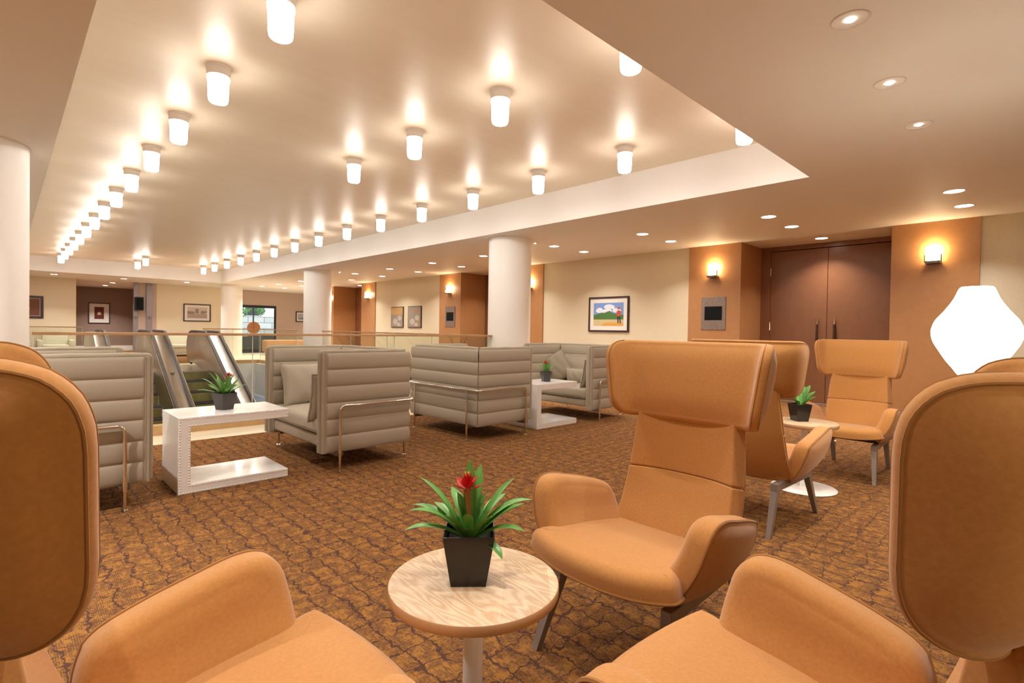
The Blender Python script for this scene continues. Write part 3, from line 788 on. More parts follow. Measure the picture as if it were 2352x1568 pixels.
# ------------------------------------------------------------------ wing armchairs
def make_chair():
    t = thing('wing_armchair', 'x', 'armchair')          # front feet at local x=0, faces -x
    def upholstery(name, outline, S, T, r, puff, pback=0, flip=1, pipes='fb', rings=8, pr=.0045, parent=None, rb=None):
        mb, fr, bk = pad(outline, S, T, r, puff, pback, flip, rings, rb)
        o = mb.build(name, M['felt'], parent or t)
        p = MB()
        if 'f' in pipes: p.tube(fr, pr, 6, True)
        if 'b' in pipes: p.tube(bk, pr, 6, True)
        if pipes: p.build('piping', M['pipe'], o)
        return o
    # back profile (mid-surface), arc-length parametrised
    prof = spline_tab([(.455, .285), (.515, .36), (.572, .46), (.612, .58), (.632, .70), (.648, .82), (.662, .95), (.672, 1.04)])
    acc = [0]
    for p, q in zip(prof, prof[1:]): acc.append(acc[-1]+math.hypot(q[0]-p[0], q[1]-p[1]))
    px_ = list(zip(acc, [p[0] for p in prof])); pz_ = list(zip(acc, [p[1] for p in prof]))
    zs = list(zip([p[1] for p in prof], acc))
    b_of = lambda z: lerp_tab(zs, z)
    bs, b1 = b_of(.578), b_of(.855)
    def SB(off):
        def S(a, b):
            return (lerp_tab(px_, b)+off*(1-.45*max(0, (b-bs)/(b1-bs)))-.05*(abs(a)/.24)**2.5, a, lerp_tab(pz_, b))
        return S
    bs, b0, b1 = b_of(.578), b_of(.345), b_of(.855)
    lo = round_poly([(-.240, b0), (.240, b0), (.235, bs), (-.235, bs)], [.05, .05, .008, .008], 120)
    upholstery('lumbar_pad', lo, SB(0), .062, .008, .007, 0, -1, '')
    up = round_poly([(-.234, bs+.001), (.234, bs+.001), (.215, b1), (-.215, b1)], [.008, .008, .03, .03], 120)
    upholstery('backrest', up, SB(0), .062, .008, .006, 0, -1, '')
    sh = round_poly([(-.252, 0), (.252, 0), (.238, bs), (.212, b1), (-.212, b1), (-.238, bs)], [.05, .05, .3, .04, .04, .3], 120)
    upholstery('back_shell', sh, SB(.036), .036, .012, 0, .006, -1, 'f')
    # head with wings
    # plan curve of the head: nearly flat, then each wing turns forward
    path = [(0, 0, 0)]; yy = xx = 0; ds = .004
    for k in range(1, 120):
        q = k*ds; th = math.radians(5*q/.235 if q < .235 else 5+(3*min(1, (q-.235)/.13)**2-2*min(1, (q-.235)/.13)**3)*68)
        yy += ds*math.cos(th); xx += ds*math.sin(th); path.append((q, yy, xx))
    ty = [(p[0], p[1]) for p in path]; tx = [(p[0], p[2]) for p in path]
    def SH(a, b):
        f_ = b/.325
        return (.608+.17*b-lerp_tab(tx, abs(a)), math.copysign(lerp_tab(ty, abs(a)), a)*(.90+.10*f_), .79+b)
    hd = round_poly([(-.376, 0), (.376, 0), (.424, .325), (-.424, .325)], [.115, .115, .085, .085], 180)
    ho = upholstery('headrest', hd, SH, .040, .020, .020, .064, -1, 'b', 16, .0024, None, .018)
    _, hfr, _ = pad(hd, SH, .040, .020, .020, .064, -1, 16, .018)
    for sg in (-1, 1):
        idx = sorted([i for i in range(len(hd)) if hd[i].x*sg > .325], key=lambda i: hd[i].y)
        p = MB(); p.tube([hfr[i] for i in idx], .0024, 6); p.build('piping', M['pipe'], ho)
    # seat
    def SS(a, b):       # a = y, b = x
        z = lerp_tab(st_, b)
        return (b, a, z+.018*(abs(a)/.27)**3)
    st_ = spline_tab([(-.12, .364), (-.05, .376), (.02, .380), (.10, .377), (.25, .363), (.42, .338), (.55, .318)])
    ms = smooth_loop([(-.285, .03), (-.268, -.004), (-.15, -.038), (0, -.050), (.15, -.038), (.268, -.004), (.285, .03), (.268, .12), (.252, .30), (.240, .47), (.18, .515), (0, .52), (-.18, .515), (-.240, .47), (-.252, .30), (-.268, .12)], 150)
    upholstery('seat', ms, SS, .078, .006, .012, .014, 1, 'f', 12, .0055, None, .042)
    smb, _, _ = pad(ms, SS, .078, .006, .012, .014, 1, 3, .042)
    sm = MB(); sm.tube([smb.surf((-.255+.51*k/24, .088+.012*math.cos(PI*(k/24-.5)))) for k in range(25)], .0019, 6)
    sm.build('seam', M['pipe'], t)
    # arms
    ft = spline_tab([(-.09, -.070), (-.05, -.034), (0, .000), (.05, .026), (.10, .042), (.15, .052), (.22, .058)])
    for sg in (-1, 1):
        def SA(a, b, sg=sg):
            s = a/.42
            yr = .246+.012*s; zr = .362+.045*s
            return (.485-a-.02*max(b, 0)/.18, sg*(yr+lerp_tab(ft, b)+.010*math.sin(PI*min(max(s, 0), 1))), zr+b)
        ar = smooth_loop([(.0, -.04), (-.012, .03), (-.012, .10), (.012, .146), (.09, .168), (.2, .184), (.285, .194), (.345, .182), (.382, .145), (.402, .09), (.416, .03), (.416, -.02), (.36, -.065), (.2, -.078), (.07, -.07)], 120)
        upholstery('armrest', ar, SA, .092, .013, .015, .008, sg, 'f', 8, .0055, None, .040)
    MB().lathe([(.007, 0), (.008, .006), (.004, .012)], 12).build('recline_button', M['chrome'], t, True, 0, (.12, .372, .50)).rotation_euler = (-PI/2, 0, 0)
    # base: two side frames
    ZR0, ZR1 = .250, .294
    for sg in (-1, 1):
        yf_, yr_ = sg*.222, sg*.204; hw = .019
        sec = lambda x, y: [(x, y-hw, ZR0), (x, y+hw, ZR0), (x, y+hw, ZR1), (x, y-hw, ZR1)]
        MB().prism(sec(.075, yf_), sec(.627, yr_)).build('side_rail', M['leg'], t, False, .003)
        for xt, xf, y, yf in ((.0995, .0, yf_, .247), (.6025, .70, yr_, .208)):
            w = .024; wf = .015; yfo = sg*yf
            top = [(xt-w, y-hw, ZR0+.001), (xt+w, y-hw, ZR0+.001), (xt+w, y+hw, ZR0+.001), (xt-w, y+hw, ZR0+.001)]
            bot = [(xf-wf, yfo-.013, 0), (xf+wf, yfo-.013, 0), (xf+wf, yfo+.013, 0), (xf-wf, yfo+.013, 0)]
            MB().prism(bot, top).build('leg', M['leg'], t, False, .002)
    b = MB(); b.box(.32, .37, -.19, .19, .268, .292); b.box(.30, .46, -.10, .10, .292, .318)
    b.build('mechanism', M['black'], t, False, .003)
    for sg in (-1, 1): MB().lathe([(.012, 0), (.012, .07)], 12).build('spacer', M['black'], t, True, 0, (.16, sg*.219, .2935))
    return t
chA = make_chair()
def place_chair(o, x, y, rz, label):
    o.location = (x, y, 0); o.rotation_euler = (0, 0, rz); o['label'] = label; o['group'] = 'orange wing armchairs'
chB, chC, chE, chF = [copy_tree(chA) for _ in range(4)]
place_chair(chA, 1.39, 1.035, 0, 'orange wing armchair in the middle, behind the near round table, seen from the front')
place_chair(chB, 3.80, 1.305, PI, 'orange wing armchair turned away, directly behind the middle armchair')
place_chair(chC, 4.83, 1.19, 0, 'farthest orange wing armchair, facing us in front of the double door')
place_chair(chE, .590, 1.04, PI, 'orange wing armchair cut off at the left edge')
place_chair(chF, 1.05, .642, -PI/2, 'orange wing armchair cut off at the lower right corner')

# ------------------------------------------------------------------ round tables
def make_round():
    t = thing('round_side_table', 'x', 'side table')
    tt = MB().lathe([(.2145, .4725), (.2185, .4745), (.2185, .4985), (.2165, .5)], 96).build('tabletop', M['oaktop'], t)
    MB().lathe([(.2186, .474), (.2205, .477), (.2205, .496), (.2186, .4988)], 96, cap=False).build('edge_band', M['oak'], tt)
    MB().lathe([(.026, .012), (.026, .472)], 32).build('stem', M['lacquer'], t)
    MB().lathe([(.215, 0), (.22, .003), (.22, .007), (.215, .010), (.03, .013)], 80).build('base', M['lacquer'], t)
    return t
rt1 = make_round(); rt2 = copy_tree(rt1)
rt1.location = (.884, 1.04, 0); rt1['label'] = 'round oak topped side table in the foreground between the armchairs'; rt1['group'] = 'round side tables'
rt2.location = (4.33, 1.29, 0); rt2['label'] = 'round oak topped side table before the farthest armchair'; rt2['group'] = 'round side tables'

# ------------------------------------------------------------------ white C-shaped tables with studded edges
def make_ctable(studs):
    t = thing('c_shaped_table', 'x', 'coffee table')       # spine at x=0, opens to +x
    W, D, Hh, th, sp = .728, .50, .522, .062, .072
    prof = [(0, 0), (W, 0), (W, th), (sp, th), (sp, Hh-.066), (W, Hh-.066), (W, Hh), (0, Hh)]
    b = MB(); b.prism([(x, 0, z) for x, z in prof], [(x, D, z) for x, z in prof])
    b.build('body', M['lacquer'], t, False, .002)
    pos = []
    def line(x0, z0, x1, z1, st=.0185):
        n = max(1, round(math.hypot(x1-x0, z1-z0)/st))
        pos.extend([(x0+(x1-x0)*k/n, z0+(z1-z0)*k/n) for k in range(n)])
    i = .0085
    line(i, i, i, Hh-i); line(i, Hh-i, W-i, Hh-i); line(W-i, Hh-i, W-i, Hh-.066+i); line(W-i, Hh-.066+i, sp-i, Hh-.066+i)
    line(sp-i, Hh-.066+i, sp-i, th-i); line(sp-i, th-i, W-i, th-i); line(W-i, th-i, W-i, i); line(W-i, i, i, i)
    def stud(s, x, z, y0, sg):
        vs = []; n = 8
        for r, d in ((.0054, 0), (.0044, .0022), (.0018, .0034)):
            vs += [(x+r*math.cos(2*PI*k/n), y0+sg*d, z+r*math.sin(2*PI*k/n)) for k in range(n)]
        s.add(vs, [(i*n+k, i*n+(k+1)%n, (i+1)*n+(k+1)%n, (i+1)*n+k) for i in range(2) for k in range(n)]+[tuple(range(2*n, 3*n))])
    if studs:
        near = sorted(pos, key=lambda p: p[0]*.9+(Hh-p[1])*.3)
        sm = MB(); stud(sm, 0, 0, 0, -1); s0 = sm.build('stud', M['lacquer'], t, True, 0, (near[0][0], 0, near[0][1]))
        for x, z in near[1:100]:
            c = s0.copy(); COL.objects.link(c); c.parent = t; c.location = (x, 0, z)
        rest = MB()
        for x, z in near[100:]: stud(rest, x, z, 0, -1)
        for x, z in pos: stud(rest, x, z, D, 1)
        tag(rest.build('stud_trim', M['lacquer'], t), None, None, None, 'stuff')
    return t
ct1 = make_ctable(True); ct2 = make_ctable(False)
ct1.location = (.85, 4.085, 0); ct1['label'] = 'white studded C shaped table at left, between two sofas'; ct1['group'] = 'white C shaped tables'
ct2.location = (4.46, 4.165, 0); ct2['label'] = 'white C shaped table at right, between the two rear sofas'; ct2['group'] = 'white C shaped tables'

# ------------------------------------------------------------------ sofas
SW, SD, SZ0, SZ1, ST = 1.22, .80, .15, .945, .085
def make_sofa():
    t = thing('high_back_sofa', 'x', 'sofa')               # back's outer face at x=0, faces +x, centred on y
    seams = [SZ0+(SZ1-SZ0)*k/6 for k in range(7)]
    def bulge(z):
        k = min(5, max(0, int((z-SZ0)/(SZ1-SZ0)*6))); f = (z-seams[k])/(seams[1]-seams[0])
        return .013*(max(0, math.sin(PI*min(max(f, 0), 1))))**.55
    NZ = 73
    def panel(name, fn_pos, nu, fade=None):
        """fn_pos(u, n, z): n=0 outer face .. 1 inner face"""
        nv = 2*NZ
        m = MB(); vs = []; fs = []
        us = [0, .004]+[.02+.90*k/(nu-1) for k in range(nu)]+[.93, .94, .946, .950, .954, .958, .962, .966, .98, .996, 1]
        for u in us:
            pin = .55 if u in (0, 1) else 1
            for j in range(nv):
                fd = fade(u) if fade else 1
                if j < NZ: z = SZ0+(SZ1-SZ0)*j/(NZ-1); n = -bulge(z)*fd/ST
                else: z = SZ1-(SZ1-SZ0)*(j-NZ)/(NZ-1); n = 1+bulge(z)*fd/ST
                n = .5+(n-.5)*pin
                vs.append(fn_pos(u, n, z))
        U = len(us)
        for i in range(U-1):
            for j in range(nv): fs.append((i*nv+j, (i+1)*nv+j, (i+1)*nv+(j+1)%nv, i*nv+(j+1)%nv))
        fs.append(tuple(range(nv))); fs.append(tuple(range((U-1)*nv, U*nv)))
        m.add(vs, fs); o = m.build(name, M['sofa'], t)
        # hem roll along the top, and down the free front end of a side panel
        p = MB(); path = [fn_pos(u, .42, SZ1+.006+.003*math.sin(PI*u*3)**2) for u in [k/24 for k in range(24 if fade else 25)]]
        if fade:
            e = Vector(fn_pos(1, .42, SZ1)); path += [e+Vector((-.018, 0, .006)), e+Vector((-.006, 0, .004)), e+Vector((.002, 0, -.006)), e+Vector((.003, 0, -.02))]
            path += [e+Vector((.003, 0, -.02-(SZ1-SZ0-.03)*k/20)) for k in range(1, 21)]
        p.tube(path, .019, 12)
        for n in (0.02, .98): p.tube([fn_pos(.02+.95*k/24, n, SZ1-.016) for k in range(25)], .004, 6)
        p.build('top_hem', M['sofa_pipe'], o)
        return o
    g = .004
    panel('back_panel', lambda u, n, z: ((n*ST), (-SW/2+g+n*ST)+(SW-2*g-2*n*ST)*u, z), 20)
    for sg in (-1, 1):
        o = panel('side_panel', lambda u, n, z, sg=sg: (g+n*ST+(SD-g-n*ST)*u, sg*(SW/2-n*ST), z), 14, lambda u: min(1, max(.12, (.962-u)/.016)))
        p = MB(); zz = [SZ0+.01+(SZ1-SZ0-.01)*k/20 for k in range(21)]
        for n in (-.01, 1.01): p.tube([(SD-.026, sg*(SW/2-n*ST), z) for z in zz], .0045, 6)
        p.build('front_seam', M['sofa_pipe'], o)
        # zip at the rear corner
        MB().tube([(.006, sg*(SW/2-.006), SZ0), (.006, sg*(SW/2-.006), SZ1-.03)], .009, 8).build('zipper', M['sofa_pipe'], o)
        MB().box(-.004, .008, sg*(SW/2)-.004, sg*(SW/2)+.004, SZ1-.12, SZ1-.04).build('zip_pull', M['bracket'], o, False)
    # seat platform and cushion
    x0, x1, y = ST+.01, SD-.035, SW/2-ST-.012
    m, fr, bk = pad(round_poly([(x0, -y), (x1, -y), (x1, y), (x0, y)], .03, 80), lambda a, b: (a, b, .225), .09, .02, .0, 0, 1); m.build('seat_base', M['sofa'], t)
    m, fr, bk = pad(round_poly([(x0, -y), (x1+.012, -y), (x1+.012, y), (x0, y)], .05, 100), lambda a, b: (a, b, .345), .14, .045, .022, 0, 1); m.build('seat_cushion', M['sofa'], t)
    yb = SW/2-ST-.03
    m, fr, bk = pad(round_poly([(-yb, .42), (yb, .42), (yb, .775), (-yb, .775)], .05, 100), lambda a, b: (ST+.062-.03*(b-.42)/.35, a, b), .075, .03, .022, 0, 1); m.build('back_cushion', M['sofa'], t)
    # chrome frame
    r = .011; zb = .525; off = .040; xf = .665; yo = SW/2+off
    rail = []
    def arc(c, a0, a1, R_, plane):
        for k in range(7):
            a = a0+(a1-a0)*k/6; rail.append(plane(c, R_*math.cos(a), R_*math.sin(a)))
    R_ = .045
    rail.append((xf, -yo, .20))
    rail += [(xf-R_+R_*math.cos(a), -yo, zb-R_+R_*math.sin(a)) for a in [PI/2*k/6 for k in range(7)]]
    rail += [(-off+.05+.05*math.cos(a), -yo+.05+.05*math.sin(a), zb) for a in [-PI/2-PI/2*k/6 for k in range(7)]]
    rail += [(-off+.05+.05*math.cos(a), yo-.05+.05*math.sin(a), zb) for a in [PI-PI/2*k/6 for k in range(7)]]
    rail += [(xf-R_+R_*math.cos(a), yo, zb-R_+R_*math.sin(a)) for a in [PI/2-PI/2*k/6 for k in range(7)]]
    rail.append((xf, yo, .20))
    MB().tube(rail, r, 12).build('tube_rail', M['chrome'], t)
    for (lx, ly, back) in ((xf, -yo, 0), (xf, yo, 0), (-off, -SW/2+.13, 1), (-off, SW/2-.13, 1)):
        l = MB(); l.tube([(lx, ly, .008), (lx, ly, zb if back else .205)], .0095, 12)
        lo_ = l.build('leg', M['chrome'], t)
        MB().lathe([(.020, 0), (.020, .004), (.011, .010)], 20).build('glide', M['chrome'], lo_, True, 0, (lx, ly, 0))
        MB().lathe([(.0135, 0), (.0135, .085)], 14).build('sleeve', M['chrome'], lo_, True, 0, (lx, ly, .12))
        c = MB()
        if back: c.box(lx, lx+.12, ly-.014, ly+.014, .125, .152)
        else: c.box(lx-.03, lx+.03, ly-math.copysign(.12, ly) if ly > 0 else ly, ly if ly > 0 else ly+.12, .125, .152)
        c.build('clamp', M['bracket'], lo_, False, .004)
    return t
sA = make_sofa(); sB, sC, sD = [copy_tree(sA) for _ in range(3)]
def place_sofa(o, x, y, rz, lab): o.location = (x, y, 0); o.rotation_euler = (0, 0, rz); o['label'] = lab; o['group'] = 'high backed taupe sofas'
place_sofa(sA, 2.60, 4.60, PI, 'taupe quilted sofa facing left, right of the studded table')
place_sofa(sB, 3.50, 4.71, 0, 'taupe quilted sofa seen from behind, left of the right hand C table')
place_sofa(sC, 6.15, 4.68, PI, 'farthest right taupe sofa with three cushions, partly behind the armchair')
place_sofa(sD, -.125, 4.61, 0, 'taupe quilted sofa at far left behind the left armchair')

def cushion(w, h, d, loc, rot, label, group='scatter cushions'):
    t = thing('cushion', label, 'cushion', loc, 0, group); t.rotation_euler = rot
    m = MB(); n = 26
    def side(sgn):
        def fn(u, v):
            x = (u-.5)*2; z = (v-.5)*2
            k = max(0, (1-x**2)*(1-z**2))**.42
            pin = 1-.07*(1-abs(z)**1.5)*abs(x)**4-.0
            px__ = x*w/2*(1-.06*(1-z*z)); pz__ = z*h/2*(1-.06*(1-x*x))
            wr = .004*math.sin(9*x+4*z)*k
            return (sgn*(d/2*k)+wr, px__, pz__)
        return fn
    m.grid(side(1), n, n); m.grid(side(-1), n, n)
    o = m.build('cover', M['sofa'], t)
    edge = []
    for k in range(48):
        q = k/12; s_ = int(q); f_ = q-s_
        x, z = [(f_*2-1, -1), (1, f_*2-1), (1-f_*2, 1), (-1, 1-f_*2)][s_]
        edge.append((.003*math.sin(k*1.9), x*w/2*(1-.06*(1-z*z)), z*h/2*(1-.06*(1-x*x))))
    MB().tube(edge, .0078, 8, True).build('piping', M['sofa_pipe'], t)
    return t
SEAT = .425
# left arm cushion of the left centre sofa (leans on the far side panel)
cushion(.56, .40, .15, (2.14, 4.99, SEAT+.185), (0, math.radians(-14), math.radians(-86)), 'large taupe cushion leaning in the sofa right of the studded table')
cushion(.42, .40, .12, (1.99, 4.170, SEAT+.15), (0, math.radians(-12), math.radians(90)), 'taupe cushion edge showing past the near panel of the left centre sofa')
cushion(.40, .40, .13, (5.84, 5.06, SEAT+.20), (math.radians(28), math.radians(10), math.radians(195)), 'square cushion tilted on its corner in the farthest right sofa')
cushion(.42, .22, .12, (5.80, 4.64, SEAT+.10), (0, math.radians(12), math.radians(180)), 'small lumbar cushion in the middle of the farthest right sofa')
cushion(.38, .38, .11, (5.60, 4.26, SEAT+.165), (0, math.radians(-12), math.radians(90)), 'upright cushion against the right panel of the farthest right sofa')

# ------------------------------------------------------------------ bromeliads in pots
def pot_square(t, w0, w1, h, m):
    s = MB(); a, b = w0/2, w1/2; th = .004
    lo = lambda r, z: [(-r, -r, z), (r, -r, z), (r, r, z), (-r, r, z)]
    loops = [lo(a, 0), lo(b, h), lo(b-th, h), lo(b-th-.004, h-.03)]
    vs = [p for l in loops for p in l]; fs = [(3,2,1,0)]
    for i in range(3):
        for k in range(4): fs.append((i*4+k, i*4+(k+1)%4, (i+1)*4+(k+1)%4, (i+1)*4+k))
    s.add(vs, fs); s.build('pot', m, t, False, .0015)
    MB().add(lo(b-th-.006, h-.026), [(0,1,2,3)]).build('soil', M['soil'], t, False)
def pot_hex(t, r0, r1, h, m, n=5):
    s = MB(); lo = lambda r, z: [(r*math.cos(2*PI*k/n+.5), r*math.sin(2*PI*k/n+.5), z) for k in range(n)]
    loops = [lo(r0, 0), lo(r1, h), lo(r1-.005, h), lo(r1-.009, h-.03)]
    vs = [p for l in loops for p in l]; fs = [tuple(range(n))[::-1]]
    for i in range(3):
        for k in range(n): fs.append((i*n+k, i*n+(k+1)%n, (i+1)*n+(k+1)%n, (i+1)*n+k))
    s.add(vs, fs); s.build('pot', m, t, False, .001)
    MB().add(lo(r1-.011, h-.026), [tuple(range(n))]).build('soil', M['soil'], t, False)
def leaf(t, z0, az, length, elev, droop, width, twist=0):
    m = MB(); n = 14; vs = []; fs = []; p = Vector((.012*math.cos(az), .012*math.sin(az), z0)); e = elev; st = length/n
    d0 = Vector((math.cos(az), math.sin(az), 0)); sd = Vector((-math.sin(az), math.cos(az), 0))
    for k in range(n+1):
        f = k/n; w = width*(.55+.45*math.sin(PI*min(1, f*1.5)*.5))*(1 if f < .72 else max(.02, 1-((f-.72)/.28)**1.6))
        d = d0*math.cos(e)+Vector((0,0,1))*math.sin(e); up = -d0*math.sin(e)+Vector((0,0,1))*math.cos(e)
        s_ = (sd*math.cos(twist*f)+up*math.sin(twist*f))
        g = .32*w*(1-.5*f)
        vs += [p-s_*w/2+up*g, p-s_*w/4+up*g*.25, p, p+s_*w/4+up*g*.25, p+s_*w/2+up*g]
        p = p+d*st; e -= droop/n*(.3+1.4*f)
    for k in range(n):
        for j in range(4): fs.append((k*5+j, k*5+j+1, (k+1)*5+j+1, (k+1)*5+j))
    m.add(vs, fs); m.build('leaf', M['leaf'], t)
def flower(t, z0, h, size, lean, mcol):
    top = Vector((lean[0], lean[1], z0+h))
    MB().tube([(0, 0, z0), (lean[0]*.4, lean[1]*.4, z0+h*.5), tuple(top)], [.006, .006, .007], 8).build('flower_stalk', M['stalk'], t)
    m = MB()
    for k in range(16):
        az = k*2.4; ring = k/16; el = math.radians(80-62*ring); L_ = size*(.55+.5*ring); w = size*.38
        d = Vector((math.cos(az)*math.cos(el), math.sin(az)*math.cos(el), math.sin(el))); s_ = Vector((-math.sin(az), math.cos(az), 0))
        b = top+Vector((0, 0, -.35*size*ring-.05*size)); u = d.cross(s_)
        m.add([b, b+d*L_*.45+s_*w/2, b+d*L_*.45-u*w*.2, b+d*L_*.45-s_*w/2, b+d*L_-Vector((0,0,.12*L_*ring))], [(0,1,2),(0,2,3),(1,4,2),(2,4,3)])
    m.build('flower', mcol, t)
    s = MB()
    for k in range(5): s.tube([top, top+Vector((math.cos(k*1.26)*.12*size, math.sin(k*1.26)*.12*size, .5*size))], .0016, 5)
    s.build('stamens', M['stamen'], t)
# directions in the picture: right is (.72,-.70), away is (.70,.72)
def az_of(deg): return math.radians(deg)-PI/4            # 0 = to the right in the picture, 90 = away, 270 = towards us
p1 = thing('potted_bromeliad', 'red flowered bromeliad in a black square pot on the near round table', 'potted plant', (.875, 1.05, .5), math.radians(2), 'potted bromeliads')
p1.rotation_euler = (0, 0, math.radians(-44+2))
pot_square(p1, .089, .130, .133, M['pot_black'])
# leaves are laid out in the plant's own frame, which is turned by -42 degrees
for az, L_, el, dr, w in ((172, .20, 62, .55, .026), (195, .175, 50, 1.0, .026), (165, .17, 44, .9, .026), (185, .165, 28, 1.0, .025), (150, .13, 48, .6, .03), (8, .19, 52, 1.1, .028), (20, .19, 62, .5, .024), (352, .165, 46, .45, .03), (340, .15, 34, 1.0, .024), (95, .20, 82, .1, .028), (70, .19, 76, .3, .03), (318, .11, 12, 1.3, .024), (255, .07, 55, .6, .03), (120, .15, 60, .7, .028), (40, .15, 55, .8, .028), (215, .10, 60, .5, .03), (320, .10, 58, .4, .03), (265, .10, 70, .5, .024), (25, .12, 78, .25, .034), (150, .12, 80, .2, .034)):
    leaf(p1, .105, math.radians(az), L_, math.radians(el), dr, w*1.15)
flower(p1, .10, .15, .060, (-.008, 0), M['bract'])
p2 = thing('potted_bromeliad', 'red flowered bromeliad in a faceted grey pot on the left white table', 'potted plant', (1.205, 4.345, .522), 0, 'potted bromeliads')
pot_hex(p2, .062, .092, .125, M['pot_grey'])
for k in range(18):
    a = k*2.4; q = k/18
    leaf(p2, .10, a, .15+.07*random.random(), math.radians(78-52*q), .3+.4*q, .030)
flower(p2, .10, .15, .055, (.02, -.018), M['bract'])
p3 = thing('potted_bromeliad', 'orange flowered plant in a dark faceted pot on the right white table', 'potted plant', (4.87, 4.40, .522), .4, 'potted bromeliads')
pot_hex(p3, .058, .085, .12, M['pot_grey'])
for k in range(22):
    a = k*2.4; q = k/22
    leaf(p3, .10, a, (.13+.05*random.random()), math.radians(86-40*q), .2+.25*q, .016)
flower(p3, .10, .135, .06, (-.01, .008), M['bract_o'])
p4 = thing('potted_bromeliad', 'green leafed plant in a black square pot on the far round table', 'potted plant', (4.345, 1.335, .5), math.radians(-40), 'potted bromeliads')
pot_square(p4, .088, .122, .128, M['pot_black'])
for az, L_, el, dr, w in ((20, .19, 62, .2, .05), (40, .18, 70, .2, .05), (5, .17, 50, .3, .045), (-20, .13, 48, .5, .04), (70, .16, 74, .2, .05), (110, .10, 70, .3, .04), (200, .07, 60, .5, .04), (300, .08, 50, .5, .04)):
    leaf(p4, .105, math.radians(az), L_, math.radians(el), dr, w)

# ------------------------------------------------------------------ floor lamp at right
fl1 = t = thing('floor_lamp', 'glowing white pleated floor lamp behind the lower right armchair', 'lamp', (3.93, .31, 0))
prof = spline_tab([(.062, .925), (.078, .945), (.100, .978), (.126, 1.014), (.157, 1.068), (.185, 1.122), (.1955, 1.167), (.193, 1.204), (.176, 1.25), (.137, 1.304), (.100, 1.366), (.077, 1.424), (.066, 1.436)])
n = 72; vs = []; fs = []
for r, z in prof:
    for k in range(n):
        rr = r*(1+(.010 if k % 2 else -.006)); a = 2*PI*k/n; vs.append((rr*math.cos(a), rr*math.sin(a), z))
for i in range(len(prof)-1):
    for k in range(n): fs.append((i*n+k, i*n+(k+1)%n, (i+1)*n+(k+1)%n, (i+1)*n+k))
MB().add(vs, fs).build('lamp_shade', M['shade_glow'], t)
MB().lathe([(.011, .02), (.011, .95)], 16).build('pole', M['chrome'], t)
MB().lathe([(.15, 0), (.15, .012), (.02, .022)], 48).build('base', M['lacquer'], t)

fl2 = copy_tree(fl1); fl2.location = (.60, -1.0, 0); fl2['label'] = 'second glowing pleated floor lamp, behind the viewer'
M['shade_dim'] = mat('softly glowing pleated shade', (.9, .9, .88, 1), .6, emit=(1, .84, .60, 1), estr=10)
for c in fl2.children:
    if c.name.startswith('lamp_shade'):
        c.data = c.data.copy(); c.data.materials[0] = M['shade_dim']

# ------------------------------------------------------------------ far furniture
M['ivory'] = mat('ivory upholstery', (.62, .58, .46, 1), .8)
M['tanbench'] = mat('tan upholstery', (.46, .25, .12, 1), .8)
def club_chair(loc, rz, w, label, m, cat='armchair', group='ivory seats by the far wall'):
    t = thing('club_chair' if w < 1.2 else 'settee', label, cat, loc, rz, group)
    d = .8
    for sg in (-1, 1):
        box(-d/2, d/2, sg*(w/2-.07)-.07, sg*(w/2-.07)+.07, .10, .60).build('armrest', m, t, True, .03)
    box(-d/2, -d/2+.2, -w/2+.142, w/2-.142, .10, .85).build('backrest', m, t, True, .04)
    box(-d/2+.202, d/2-.03, -w/2+.142, w/2-.142, .12, .30).build('seat_base', m, t, True, .02)
    box(-d/2+.202, d/2, -w/2+.144, w/2-.144, .302, .44).build('seat_cushion', m, t, True, .035)
    for sx in (-.33, .33):
        for sy_ in (-w/2+.07, w/2-.07): box(sx-.025, sx+.025, sy_-.025, sy_+.025, 0, .10).build('leg', M['black'], t, False)
    return t
club_chair((1.25, 22.9, 0), -PI/2, .95, 'ivory armchair by the far cream wall, left of the lobby', M['ivory'])
club_chair((.15, 22.9, 0), -PI/2, .95, 'ivory armchair partly hidden by the left column', M['ivory'])
club_chair((5.0, 22.6, 0), -PI/2, 1.5, 'ivory settee behind the escalators, under the building photograph', M['ivory'], 'sofa')
t = thing('bench', 'tan upholstered bench right of the glass door, behind the railing', 'bench', (8.28, 21.6, 0))
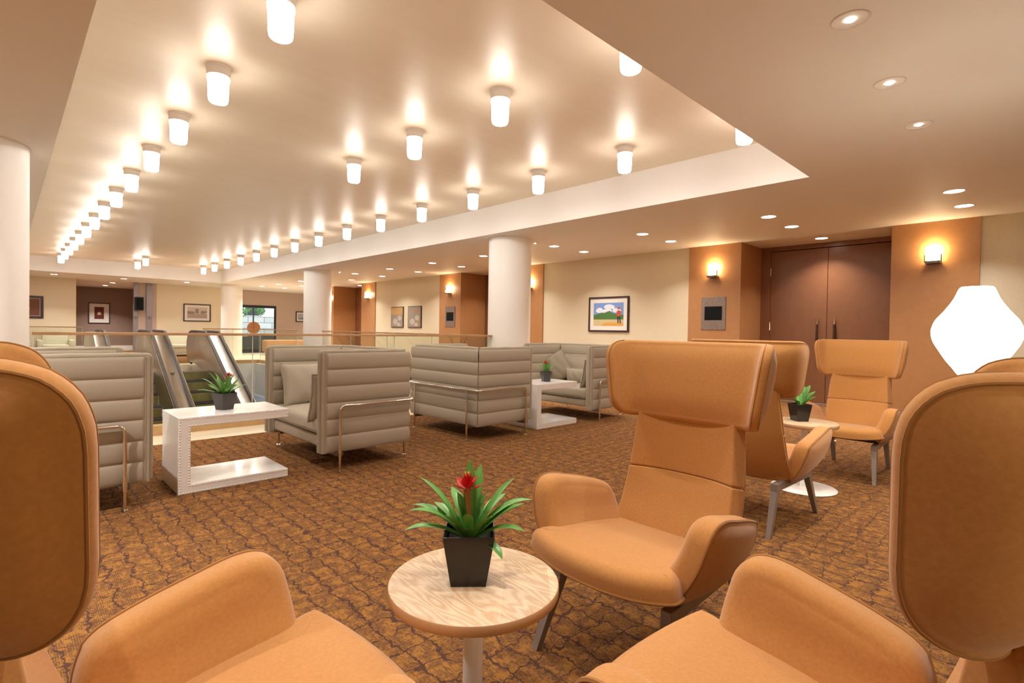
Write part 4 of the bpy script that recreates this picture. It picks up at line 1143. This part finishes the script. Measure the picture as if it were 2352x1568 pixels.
box(-.9, .6, -.3, .3, .14, .62).build('seat', M['tanbench'], t, True, .05)
for sx in (-.8, .5):
    for sy_ in (-.22, .22): MB().tube([(sx, sy_, 0), (sx, sy_, .15)], .02, 10).build('leg', M['chrome'], t)
t = thing('bench', 'small tan bench seen between the two middle sofas', 'bench', (6.9, 10.4, 0))
box(-.3, .3, -.3, .3, .10, .46).build('seat', M['tanbench'], t, True, .03)
box(-.27, .27, -.27, .27, 0, .099).build('plinth', M['black'], t, False)
t = thing('twig_vase', 'tall vase of bare branches behind the near right railing', 'vase', (7.35, 9.3, 0))
MB().lathe([(.09, 0), (.12, .15), (.10, .40), (.05, .52), (.06, .56)], 32).build('vase', M['plate'], t)
tw = MB()
for k in range(9):
    a = random.uniform(0, 6.28); l = random.uniform(.35, .6); pts = [(0, 0, .5)]; x = y_ = 0; z = .5
    for j in range(5):
        x += math.cos(a)*l*.09+random.uniform(-.03, .03); y_ += math.sin(a)*l*.09+random.uniform(-.03, .03); z += l/5; pts.append((x, y_, z))
    tw.tube(pts, [.006, .005, .0045, .004, .003, .002], 5)
tw.build('twigs', M['dark_wood'], t)

# ------------------------------------------------------------------ light, world, view
w = bpy.data.worlds.new('World'); scene.world = w; w.use_nodes = True
bg = w.node_tree.nodes['Background']; bg.inputs[0].default_value = (.86, .93, 1, 1); bg.inputs[1].default_value = 2.2
# bare area lights added as fill to brighten the lower storey
for x, y in ((2, 10), (7, 14), (5, 20)):
    real_light('lower_storey_fill', 'AREA', (x, y, -1.05), 60, LC, .6)
vs_ = scene.view_settings
scene.display_settings.display_device = 'sRGB'
vs_.view_transform = 'Standard'; vs_.look = 'None'; vs_.exposure = .15; vs_.gamma = 1; vs_.use_curve_mapping = False
cy = scene.cycles
cy.use_denoising = True
cy.max_bounces = 8; cy.diffuse_bounces = 5; cy.glossy_bounces = 4; cy.transparent_max_bounces = 16; cy.transmission_bounces = 6
cy.sample_clamp_indirect = 8; cy.caustics_reflective = False; cy.caustics_refractive = False
bpy.context.view_layer.update()
